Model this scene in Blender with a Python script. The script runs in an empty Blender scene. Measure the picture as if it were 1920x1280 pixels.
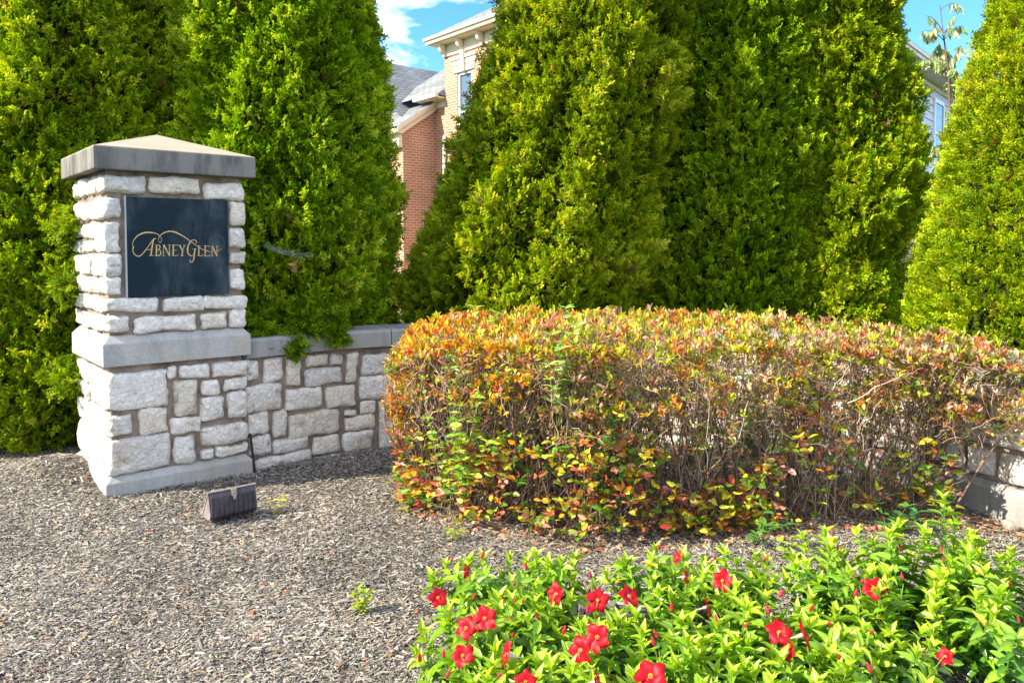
import bpy, bmesh, math, random
import numpy as np
from mathutils import Vector, Matrix, noise

# ------------------------------------------------------------------ camera, sky, sun, exposure
SC = bpy.context.scene
COL = SC.collection
cam_data = bpy.data.cameras.new('camera')
cam_data.sensor_fit = 'HORIZONTAL'
cam_data.sensor_width = 36.0
cam_data.lens = 27.0
cam_data.shift_y = -114.0 / 1920.0
cam_data.clip_start = 0.05
cam_data.clip_end = 2000.0
cam = bpy.data.objects.new('camera', cam_data)
cam.location = (0, 0, 1.6)
cam.rotation_euler = (math.radians(90 - 2.4), 0, 0)
COL.objects.link(cam)
SC.camera = cam

SUN_EL = 38.0
TO_SUN_XY = np.array([-0.96, -0.28])
W = bpy.data.worlds.new('World')
SC.world = W
W.use_nodes = True
nt = W.node_tree
nt.nodes.clear()
out = nt.nodes.new('ShaderNodeOutputWorld')
bg = nt.nodes.new('ShaderNodeBackground')
bg.inputs['Strength'].default_value = 0.15
sky = nt.nodes.new('ShaderNodeTexSky')
sky.sky_type = 'NISHITA'
sky.sun_disc = False
sky.sun_elevation = math.radians(SUN_EL)
sky.sun_rotation = math.radians(106.3)
sky.air_density = 0.9
sky.dust_density = 0.3
sky.ozone_density = 2.5
hs = nt.nodes.new('ShaderNodeHueSaturation')
hs.inputs['Saturation'].default_value = 1.14
tintn = nt.nodes.new('ShaderNodeMixRGB'); tintn.blend_type = 'MULTIPLY'
tintn.inputs['Fac'].default_value = 1.0; tintn.inputs['Color2'].default_value = (0.66, 0.80, 0.98, 1)
nt.links.new(sky.outputs[0], tintn.inputs['Color1'])
nt.links.new(tintn.outputs[0], hs.inputs['Color'])
tc = nt.nodes.new('ShaderNodeTexCoord')
mp = nt.nodes.new('ShaderNodeMapping')
mp.inputs['Scale'].default_value = (4.2, 4.2, 8.0)
mp.inputs['Location'].default_value = (0.75, 0.3, 0.15)
nt.links.new(tc.outputs['Generated'], mp.inputs['Vector'])
cn = nt.nodes.new('ShaderNodeTexNoise')
cn.inputs['Scale'].default_value = 1.5
cn.inputs['Detail'].default_value = 7.0
cn.inputs['Roughness'].default_value = 0.56
cn.inputs['Distortion'].default_value = 0.3
nt.links.new(mp.outputs[0], cn.inputs['Vector'])
cr = nt.nodes.new('ShaderNodeValToRGB')
cr.color_ramp.elements[0].position = 0.55
cr.color_ramp.elements[0].color = (0, 0, 0, 1)
cr.color_ramp.elements[1].position = 0.72
cr.color_ramp.elements[1].color = (1, 1, 1, 1)
# extra cloud added behind the viewer as white fill for the shaded pillar front
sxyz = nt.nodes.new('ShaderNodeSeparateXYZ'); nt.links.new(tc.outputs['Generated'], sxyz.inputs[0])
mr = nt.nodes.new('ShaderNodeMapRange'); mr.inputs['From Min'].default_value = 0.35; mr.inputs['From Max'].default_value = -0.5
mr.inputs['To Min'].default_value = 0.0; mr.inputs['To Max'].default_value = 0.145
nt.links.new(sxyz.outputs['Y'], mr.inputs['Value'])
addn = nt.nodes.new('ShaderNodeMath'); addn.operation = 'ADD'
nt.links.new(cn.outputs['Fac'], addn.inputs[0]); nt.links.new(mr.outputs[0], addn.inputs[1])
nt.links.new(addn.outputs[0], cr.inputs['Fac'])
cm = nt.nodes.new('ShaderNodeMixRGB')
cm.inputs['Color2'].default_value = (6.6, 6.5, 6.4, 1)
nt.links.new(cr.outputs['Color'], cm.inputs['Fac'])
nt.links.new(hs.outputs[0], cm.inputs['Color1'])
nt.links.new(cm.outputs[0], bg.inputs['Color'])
nt.links.new(bg.outputs[0], out.inputs['Surface'])

sun_data = bpy.data.lights.new('sun', 'SUN')
sun_data.energy = 4.9
sun_data.angle = math.radians(0.5)
sun_data.color = (1.0, 0.90, 0.74)
sun = bpy.data.objects.new('sun', sun_data)
ce = math.cos(math.radians(SUN_EL))
n_ = TO_SUN_XY / np.linalg.norm(TO_SUN_XY)
to_sun = Vector((n_[0] * ce, n_[1] * ce, math.sin(math.radians(SUN_EL))))
sun.rotation_euler = to_sun.to_track_quat('Z', 'Y').to_euler()
sun.location = (-6, -2, 8)
COL.objects.link(sun)

SC.view_settings.view_transform = 'Standard'
SC.view_settings.look = 'None'
SC.view_settings.exposure = 1.5
SC.view_settings.gamma = 1.0
SC.render.engine = 'CYCLES'
SC.cycles.use_denoising = True
SC.cycles.max_bounces = 6
SC.cycles.diffuse_bounces = 3
SC.cycles.glossy_bounces = 2
SC.cycles.transmission_bounces = 4
SC.cycles.caustics_reflective = False
SC.cycles.caustics_refractive = False

# ------------------------------------------------------------------ helpers
def link(o, parent=None):
    COL.objects.link(o)
    if parent is not None:
        o.parent = parent
    return o

def tag(o, label=None, cat=None, group=None, kind=None):
    if label: o['label'] = label
    if cat: o['category'] = cat
    if group: o['group'] = group
    if kind: o['kind'] = kind
    return o

def thing(name, label, cat, loc=(0, 0, 0), rz=0.0, group=None):
    o = bpy.data.objects.new(name, None)
    o.empty_display_size = 0.1
    o.location = loc
    o.rotation_euler = (0, 0, rz)
    link(o)
    return tag(o, label, cat, group)

def mesh_np(name, verts, faces, mat, parent=None, tint=None, smooth=False, uv=None):
    """verts (V,3) and faces (F,4) arrays -> one mesh object."""
    verts = np.ascontiguousarray(verts, dtype=np.float32)
    faces = np.ascontiguousarray(faces, dtype=np.int32)
    me = bpy.data.meshes.new(name)
    k = faces.shape[1]
    me.vertices.add(len(verts))
    me.vertices.foreach_set('co', verts.ravel())
    me.loops.add(faces.size)
    me.loops.foreach_set('vertex_index', faces.ravel())
    me.polygons.add(len(faces))
    me.polygons.foreach_set('loop_start', np.arange(0, faces.size, k, dtype=np.int32))
    me.polygons.foreach_set('loop_total', np.full(len(faces), k, dtype=np.int32))
    if smooth:
        me.polygons.foreach_set('use_smooth', np.ones(len(faces), dtype=bool))
    if tint is not None:
        a = me.color_attributes.new('tint', 'FLOAT_COLOR', 'POINT')
        c4 = np.ones((len(verts), 4), dtype=np.float32)
        c4[:, :3] = tint
        a.data.foreach_set('color', c4.ravel())
    if uv is not None:
        l = me.uv_layers.new(name='UVMap')
        l.data.foreach_set('uv', np.asarray(uv, dtype=np.float32)[faces.ravel()].ravel())
    me.update(calc_edges=True)
    me.validate()
    o = bpy.data.objects.new(name, me)
    if mat is not None:
        me.materials.append(mat)
    return link(o, parent)

class MB:
    """collects quads of plain shapes"""
    def __init__(s):
        s.v = []; s.f = []; s.n = 0
    def add(s, v, f):
        v = np.asarray(v, float); f = np.asarray(f, int)
        if f.shape[1] == 3:
            f = np.concatenate([f, f[:, 2:]], 1)
        s.v.append(v); s.f.append(f + s.n); s.n += len(v)
    def box(s, x0, x1, y0, y1, z0, z1):
        v = [(x, y, z) for z in (z0, z1) for y in (y0, y1) for x in (x0, x1)]
        s.add(v, [(0, 2, 3, 1), (4, 5, 7, 6), (0, 1, 5, 4), (2, 6, 7, 3), (0, 4, 6, 2), (1, 3, 7, 5)])
    def quad(s, a, b, c, d):
        s.add([a, b, c, d], [(0, 1, 2, 3)])
    def prism(s, pts, axis_vec):
        """closed polygon pts (list of 3D) swept by axis_vec; caps as fans"""
        p = np.asarray(pts, float); q = p + np.asarray(axis_vec, float)
        n = len(p)
        s.add(np.vstack([p, q]), [(i, (i + 1) % n, n + (i + 1) % n, n + i) for i in range(n)])
        c = p.mean(0)
        for arr, rev in ((p, True), (q, False)):
            cc = arr.mean(0)
            f = [((i + 1) % n, i, n) if rev else (i, (i + 1) % n, n) for i in range(n)]
            s.add(np.vstack([arr, cc[None]]), f)
    def tube(s, pts, rad, sides=6, cap=True):
        v, f = tube_np([np.asarray(pts, float)], [np.asarray(rad, float) * np.ones(len(pts))], sides)
        s.add(v, f)
    def build(s, name, mat, parent=None, bevel=0.0, smooth=False, tris=None):
        me = bpy.data.meshes.new(name)
        V = np.vstack(s.v)
        fs = [tuple(dict.fromkeys(f)) for f in np.vstack(s.f).tolist()]
        me.from_pydata(V.tolist(), [], fs)
        me.validate()
        if bevel > 0:
            bm = bmesh.new(); bm.from_mesh(me)
            bmesh.ops.remove_doubles(bm, verts=bm.verts, dist=1e-5)
            bmesh.ops.recalc_face_normals(bm, faces=bm.faces)
            ed = [e for e in bm.edges if len(e.link_faces) == 2 and e.calc_face_angle(0) > 0.35]
            bmesh.ops.bevel(bm, geom=ed, offset=bevel, segments=2, profile=0.6, affect='EDGES', clamp_overlap=True)
            bm.to_mesh(me); bm.free()
        if smooth:
            me.polygons.foreach_set('use_smooth', np.ones(len(me.polygons), dtype=bool))
        me.materials.append(mat)
        me.update()
        return link(bpy.data.objects.new(name, me), parent)

def norm(a):
    return a / np.maximum(np.linalg.norm(a, axis=-1, keepdims=True), 1e-9)

def frames(Y, Zh):
    """Y = long direction, Zh = wished normal; returns X,Y,Z"""
    Y = norm(Y)
    X = norm(np.cross(Y, Zh))
    Z = np.cross(X, Y)
    return X, Y, Z

def scatter(tv, tf, pos, X, Y, Z, sx, sy, sz):
    """copies of template (tv,tf) in frames"""
    n = len(pos); V = len(tv)
    sx = np.broadcast_to(np.asarray(sx, float), (n,)); sy = np.broadcast_to(np.asarray(sy, float), (n,)); sz = np.broadcast_to(np.asarray(sz, float), (n,))
    v = (pos[:, None, :] + tv[None, :, 0, None] * (X * sx[:, None])[:, None, :]
         + tv[None, :, 1, None] * (Y * sy[:, None])[:, None, :]
         + tv[None, :, 2, None] * (Z * sz[:, None])[:, None, :])
    f = tf[None] + (np.arange(n) * V)[:, None, None]
    return v.reshape(-1, 3), f.reshape(-1, tf.shape[1])

class Bag:
    """gathers numpy batches into one mesh"""
    def __init__(s): s.v = []; s.f = []; s.t = []; s.n = 0
    def add(s, v, f, t):
        s.v.append(v); s.f.append(f + s.n); s.n += len(v)
        s.t.append(np.broadcast_to(t, (len(v), 3)))
    def leaves(s, tpl, pos, Y, Zh, ln, wd, tint, tipmix=None, vein=0.0):
        tv, tf = tpl
        X, Yn, Z = frames(Y, Zh)
        v, f = scatter(tv, tf, pos, X, Yn, Z, wd, ln, ln)
        t = np.repeat(tint, len(tv), 0)
        if tipmix is not None:      # young tips paler than the older base of the spray
            t = t * np.tile(tipmix[0] + (tipmix[1] - tipmix[0]) * np.clip(tv[:, 1], 0, 1), len(pos))[:, None]
        if vein:                    # pale midrib
            t = t * np.tile(np.where(np.abs(tv[:, 0]) < 1e-6, 1 + vein, 1 - vein * .35), len(pos))[:, None]
        s.add(v, f, t)
    def build(s, name, mat, parent=None, smooth=False):
        return mesh_np(name, np.vstack(s.v), np.vstack(s.f), mat, parent, np.vstack(s.t), smooth)

def tube_np(polys, rads, sides=4):
    """list of polylines (all arrays) -> verts, faces; parallel frames kept simple"""
    vs = []; fs = []; n = 0
    ang = np.arange(sides) * 2 * math.pi / sides
    for P, R in zip(polys, rads):
        P = np.asarray(P, float)
        T = norm(np.gradient(P, axis=0))
        ref = np.array([0.31, 0.17, 0.93]) if abs(T[0, 2]) < 0.8 else np.array([0.95, 0.21, 0.1])
        X = norm(np.cross(T, ref)); Yv = np.cross(T, X)
        ring = P[:, None] + (np.cos(ang)[None, :, None] * X[:, None] + np.sin(ang)[None, :, None] * Yv[:, None]) * np.asarray(R)[:, None, None]
        K = len(P)
        vs.append(ring.reshape(-1, 3))
        i = np.arange(K - 1)[:, None] * sides; j = np.arange(sides)[None]
        a = i + j; b = i + (j + 1) % sides
        fs.append(np.stack([a, b, b + sides, a + sides], -1).reshape(-1, 4) + n)
        n += K * sides
    return np.vstack(vs), np.vstack(fs)

def tubes_same(P, R, sides=3):
    """P (N,K,3), R (N,K)"""
    N, K, _ = P.shape
    T = norm(np.gradient(P, axis=1))
    ref = np.broadcast_to(np.array([0.35, 0.9, 0.12]), T.shape)
    X = norm(np.cross(T, ref)); Yv = np.cross(T, X)
    ang = np.arange(sides) * 2 * math.pi / sides
    ring = P[:, :, None] + (np.cos(ang)[:, None] * X[:, :, None] + np.sin(ang)[:, None] * Yv[:, :, None]) * R[:, :, None, None]
    i = np.arange(K - 1)[:, None] * sides; j = np.arange(sides)[None]
    a = i + j; b = i + (j + 1) % sides
    q = np.stack([a, b, b + sides, a + sides], -1).reshape(-1, 4)
    f = q[None] + (np.arange(N) * K * sides)[:, None, None]
    return ring.reshape(-1, 3), f.reshape(-1, 4)

def leaf_tpl(stations, widths, fold=0.25, droop=0.15, wave=0.0):
    """leaf of unit length along +Y, unit width, folded along the midrib"""
    v = []; f = []
    for i, (t, w) in enumerate(zip(stations, widths)):
        z = -droop * t * t + wave * math.sin(t * 9.0)
        v += [(-0.5 * w, t, z + fold * 0.5 * w * 0.5), (0, t, z), (0.5 * w, t, z + fold * 0.5 * w * 0.5)]
    for i in range(len(stations) - 1):
        a = 3 * i
        f += [(a, a + 1, a + 4, a + 3), (a + 1, a + 2, a + 5, a + 4)]
    return np.array(v, float), np.array(f, int)

# ------------------------------------------------------------------ materials
def mat_new(name):
    m = bpy.data.materials.new(name)
    m.use_nodes = True
    t = m.node_tree
    b = t.nodes['Principled BSDF']
    return m, t, b

def nd(t, kind, **kw):
    n = t.nodes.new(kind)
    for k, v in kw.items():
        if k in n.inputs: n.inputs[k].default_value = v
        else: setattr(n, k, v)
    return n

def ramp(t, src, stops):
    r = t.nodes.new('ShaderNodeValToRGB')
    e = r.color_ramp.elements
    while len(e) < len(stops): e.new(0.5)
    for x, (p, c) in zip(e, stops):
        x.position = p
        x.color = (c, c, c, 1) if not hasattr(c, '__len__') else (*c, 1)
    t.links.new(src, r.inputs['Fac'])
    return r.outputs['Color']

def mixc(t, fac, a, b, mode='MIX'):
    m = t.nodes.new('ShaderNodeMixRGB')
    m.blend_type = mode
    for inp, val in (('Fac', fac), ('Color1', a), ('Color2', b)):
        if hasattr(val, 'is_linked') or hasattr(val, 'links'): t.links.new(val, m.inputs[inp])
        elif inp == 'Fac': m.inputs[inp].default_value = val
        else: m.inputs[inp].default_value = (*val, 1)
    return m.outputs[0]

def bump(t, b, src, strength=0.5, dist=0.01):
    n = t.nodes.new('ShaderNodeBump')
    n.inputs['Strength'].default_value = strength
    n.inputs['Distance'].default_value = dist
    t.links.new(src, n.inputs['Height'])
    t.links.new(n.outputs[0], b.inputs['Normal'])

def leaf_mat(name, rough=0.5, trans=0.35, gain=(1.5, 1.6, 0.8), spec=0.35):
    m, t, b = mat_new(name)
    at = nd(t, 'ShaderNodeAttribute', attribute_name='tint')
    t.links.new(at.outputs['Color'], b.inputs['Base Color'])
    b.inputs['Roughness'].default_value = rough
    b.inputs['Specular IOR Level'].default_value = spec
    tr = t.nodes.new('ShaderNodeBsdfTranslucent')
    g = mixc(t, 1.0, at.outputs['Color'], gain, 'MULTIPLY')
    t.links.new(g, tr.inputs['Color'])
    ms = t.nodes.new('ShaderNodeMixShader')
    ms.inputs['Fac'].default_value = trans
    t.links.new(b.outputs[0], ms.inputs[1]); t.links.new(tr.outputs[0], ms.inputs[2])
    t.links.new(ms.outputs[0], t.nodes['Material Output'].inputs['Surface'])
    return m

def plain_mat(name, col, rough=0.6, spec=0.4, metal=0.0, nscale=0, namt=0.15, bscale=0, bstr=0.3):
    m, t, b = mat_new(name)
    b.inputs['Roughness'].default_value = rough
    b.inputs['Specular IOR Level'].default_value = spec
    b.inputs['Metallic'].default_value = metal
    b.inputs['Base Color'].default_value = (*col, 1)
    tcn = t.nodes.new('ShaderNodeTexCoord')
    if nscale:
        n = nd(t, 'ShaderNodeTexNoise', Scale=nscale, Detail=5.0, Roughness=0.6)
        t.links.new(tcn.outputs['Object'], n.inputs['Vector'])
        lo = tuple(c * (1 - namt) for c in col); hi = tuple(min(1, c * (1 + namt)) for c in col)
        c = ramp(t, n.outputs['Fac'], [(0.3, lo), (0.7, hi)])
        t.links.new(c, b.inputs['Base Color'])
    if bscale:
        n2 = nd(t, 'ShaderNodeTexNoise', Scale=bscale, Detail=4.0)
        t.links.new(tcn.outputs['Object'], n2.inputs['Vector'])
        bump(t, b, n2.outputs['Fac'], bstr, 0.004)
    return m

def tint_mat(name, rough=0.85, spec=0.2, bscale=0, bstr=0.3, mottled=0.0):
    m, t, b = mat_new(name)
    at = nd(t, 'ShaderNodeAttribute', attribute_name='tint')
    b.inputs['Roughness'].default_value = rough
    b.inputs['Specular IOR Level'].default_value = spec
    col = at.outputs['Color']
    tcn = t.nodes.new('ShaderNodeTexCoord')
    if mottled:
        n = nd(t, 'ShaderNodeTexNoise', Scale=mottled, Detail=4.0)
        t.links.new(tcn.outputs['Object'], n.inputs['Vector'])
        col = mixc(t, 1.0, col, ramp(t, n.outputs['Fac'], [(0.3, 0.65), (0.7, 1.2)]), 'MULTIPLY')
    t.links.new(col, b.inputs['Base Color'])
    if bscale:
        n2 = nd(t, 'ShaderNodeTexNoise', Scale=bscale, Detail=4.0)
        t.links.new(tcn.outputs['Object'], n2.inputs['Vector'])
        bump(t, b, n2.outputs['Fac'], bstr, 0.004)
    return m

def stone_mat():
    m, t, b = mat_new('limestone')
    at = nd(t, 'ShaderNodeAttribute', attribute_name='tint')
    tcn = t.nodes.new('ShaderNodeTexCoord')
    o = tcn.outputs['Object']
    n1 = nd(t, 'ShaderNodeTexNoise', Scale=3.2, Detail=6.0, Roughness=0.62); t.links.new(o, n1.inputs['Vector'])
    n2 = nd(t, 'ShaderNodeTexNoise', Scale=6.5, Detail=9.0, Roughness=0.78); t.links.new(o, n2.inputs['Vector'])
    n3 = nd(t, 'ShaderNodeTexNoise', Scale=45.0, Detail=6.0, Roughness=0.7); t.links.new(o, n3.inputs['Vector'])
    c = mixc(t, ramp(t, n1.outputs['Fac'], [(0.53, 0.0), (0.70, 0.55)]), at.outputs['Color'], (0.58, 0.42, 0.25))
    c = mixc(t, ramp(t, n2.outputs['Fac'], [(0.565, 0.0), (0.66, 0.8)]), c, (0.2, 0.195, 0.19))
    c = mixc(t, 1.0, c, ramp(t, n3.outputs['Fac'], [(0.28, 0.8), (0.6, 1.04)]), 'MULTIPLY')
    t.links.new(c, b.inputs['Base Color'])
    b.inputs['Roughness'].default_value = 0.85
    b.inputs['Specular IOR Level'].default_value = 0.2
    nb = nd(t, 'ShaderNodeTexNoise', Scale=19.0, Detail=9.0, Roughness=0.66, Distortion=1.2); t.links.new(o, nb.inputs['Vector'])
    bump(t, b, nb.outputs['Fac'], 1.0, 0.045)
    return m

def concrete_mat(name, base, dark, streak=0.6, warm=None):
    m, t, b = mat_new(name)
    tcn = t.nodes.new('ShaderNodeTexCoord')
    mpn = t.nodes.new('ShaderNodeMapping'); mpn.inputs['Scale'].default_value = (6, 6, 1.7)
    t.links.new(tcn.outputs['Object'], mpn.inputs['Vector'])
    n1 = nd(t, 'ShaderNodeTexNoise', Scale=1.0, Detail=6.0, Roughness=0.65); t.links.new(mpn.outputs[0], n1.inputs['Vector'])
    n2 = nd(t, 'ShaderNodeTexNoise', Scale=5.0, Detail=6.0, Roughness=0.6); t.links.new(tcn.outputs['Object'], n2.inputs['Vector'])
    n3 = nd(t, 'ShaderNodeTexNoise', Scale=140.0, Detail=3.0); t.links.new(tcn.outputs['Object'], n3.inputs['Vector'])
    c = mixc(t, ramp(t, n1.outputs['Fac'], [(0.42, 0.0), (0.62, streak)]), base, dark)
    if warm:
        c = mixc(t, ramp(t, n2.outputs['Fac'], [(0.5, 0.0), (0.68, 0.7)]), c, warm)
    c = mixc(t, 1.0, c, ramp(t, n3.outputs['Fac'], [(0.3, 0.82), (0.65, 1.08)]), 'MULTIPLY')
    t.links.new(c, b.inputs['Base Color'])
    b.inputs['Roughness'].default_value = 0.85
    b.inputs['Specular IOR Level'].default_value = 0.2
    bump(t, b, n3.outputs['Fac'], 0.35, 0.004)
    return m

def brick_mat(name, c1, c2, mortar, bw, rh, ms, rough=0.85):
    m, t, b = mat_new(name)
    u = nd(t, 'ShaderNodeUVMap')
    br = t.nodes.new('ShaderNodeTexBrick')
    br.inputs['Color1'].default_value = (*c1, 1); br.inputs['Color2'].default_value = (*c2, 1); br.inputs['Mortar'].default_value = (*mortar, 1)
    br.inputs['Scale'].default_value = 1.0
    br.inputs['Brick Width'].default_value = bw; br.inputs['Row Height'].default_value = rh; br.inputs['Mortar Size'].default_value = ms
    br.inputs['Mortar Smooth'].default_value = 0.2
    t.links.new(u.outputs[0], br.inputs['Vector'])
    n = nd(t, 'ShaderNodeTexNoise', Scale=1.3, Detail=5.0); t.links.new(u.outputs[0], n.inputs['Vector'])
    c = mixc(t, 1.0, br.outputs['Color'], ramp(t, n.outputs['Fac'], [(0.3, 0.8), (0.7, 1.12)]), 'MULTIPLY')
    t.links.new(c, b.inputs['Base Color'])
    b.inputs['Roughness'].default_value = rough
    b.inputs['Specular IOR Level'].default_value = 0.2
    bump(t, b, br.outputs['Fac'], -0.4, 0.006) if False else None
    return m

M = dict(
    stone=stone_mat(),
    mortar=plain_mat('mortar', (0.225, 0.175, 0.138), 0.95, 0.1, nscale=9, namt=0.45, bscale=70, bstr=1.0),
    concrete=concrete_mat('cast_concrete', (0.40, 0.395, 0.37), (0.24, 0.245, 0.235), 0.65, (0.40, 0.35, 0.27)),
    coping=concrete_mat('coping_concrete', (0.30, 0.295, 0.275), (0.17, 0.175, 0.17), 0.65),
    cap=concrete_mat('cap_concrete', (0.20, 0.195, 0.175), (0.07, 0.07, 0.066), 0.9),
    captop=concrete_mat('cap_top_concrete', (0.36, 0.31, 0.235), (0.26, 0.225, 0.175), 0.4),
    thuja=leaf_mat('thuja_foliage', 0.55, 0.38, (1.3, 1.25, 0.5), 0.12),
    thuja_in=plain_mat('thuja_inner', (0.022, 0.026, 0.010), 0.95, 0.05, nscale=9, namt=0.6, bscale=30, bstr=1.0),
    bark=plain_mat('bark', (0.12, 0.085, 0.06), 0.9, 0.1, nscale=14, namt=0.4, bscale=40, bstr=0.9),
    hedge_leaf=leaf_mat('hedge_leaves', 0.45, 0.35, (1.5, 1.35, 0.8), 0.4),
    twig=tint_mat('twig_bark', 0.85, 0.2),
    chips=tint_mat('mulch_chips', 0.9, 0.12),
    flower_leaf=leaf_mat('glossy_leaves', 0.32, 0.32, (1.7, 1.7, 0.7), 0.5),
    weed_leaf=leaf_mat('soft_leaves', 0.55, 0.4, (1.5, 1.5, 0.8), 0.3),
)

# ------------------------------------------------------------------ stone and lettering outlines
LOW = [(-0.489, -0.085, 0.55, 0.802), (-0.083, -0.027, 0.73, 0.807), (-0.004, 0.186, 0.718, 0.81), (0.21, 0.43, 0.702, 0.806), (-0.047, 0.107, 0.459, 0.709), (0.131, 0.262, 0.577, 0.694), (0.287, 0.422, 0.599, 0.694), (0.123, 0.296, 0.402, 0.576), (0.312, 0.439, 0.397, 0.583), (-0.479, -0.294, 0.382, 0.535), (-0.267, -0.083, 0.371, 0.546), (-0.061, 0.139, 0.337, 0.451), (0.126, 0.436, 0.225, 0.373), (-0.468, -0.067, 0.103, 0.374), (-0.053, 0.093, 0.118, 0.334), (0.118, 0.206, 0.11, 0.208), (0.222, 0.44, 0.104, 0.216), (-0.501, -0.313, 1.056, 1.162), (-0.287, 0.107, 1.039, 1.156), (0.143, 0.324, 1.04, 1.162), (0.33, 0.454, 1.042, 1.172)]
UPP = [(-0.494, -0.193, 1.956, 2.072), (-0.184, 0.154, 1.956, 2.077), (0.174, 0.442, 1.932, 2.063), (-0.497, -0.347, 1.788, 1.923), (-0.51, -0.356, 1.573, 1.763), (-0.509, -0.345, 1.422, 1.557), (-0.512, -0.353, 1.296, 1.412), (-0.519, -0.135, 1.182, 1.28), (-0.117, 0.156, 1.177, 1.273), (0.164, 0.447, 1.184, 1.267), (0.339, 0.443, 1.753, 1.924), (0.337, 0.46, 1.603, 1.736), (0.331, 0.441, 1.481, 1.581), (0.329, 0.436, 1.303, 1.458)]
WALL = [(-2.471, -2.361, 0.64, 0.809), (-2.335, -2.173, 0.614, 0.797), (-2.149, -2.022, 0.565, 0.786), (-1.987, -1.814, 0.7, 0.787), (-1.789, -1.688, 0.689, 0.783), (-1.989, -1.689, 0.548, 0.679), (-1.66, -1.555, 0.537, 0.778), (-1.523, -1.254, 0.593, 0.758), (-2.478, -2.184, 0.408, 0.607), (-2.16, -1.86, 0.37, 0.547), (-1.831, -1.572, 0.354, 0.528), (-1.546, -1.218, 0.393, 0.58), (-2.459, -2.29, 0.244, 0.409), (-2.259, -2.142, 0.194, 0.402), (-2.127, -1.71, 0.159, 0.354), (-1.676, -1.576, 0.284, 0.326), (-1.551, -1.405, 0.277, 0.382), (-1.677, -1.421, 0.155, 0.269), (-1.39, -1.194, -0.029, 0.372), (-2.456, -2.281, 0.091, 0.239), (-2.253, -1.966, 0.072, 0.175), (-1.941, -1.712, 0.004, 0.153), (-1.687, -1.432, -0.022, 0.144), (-2.404, -1.951, -0.04, 0.062)]
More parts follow.
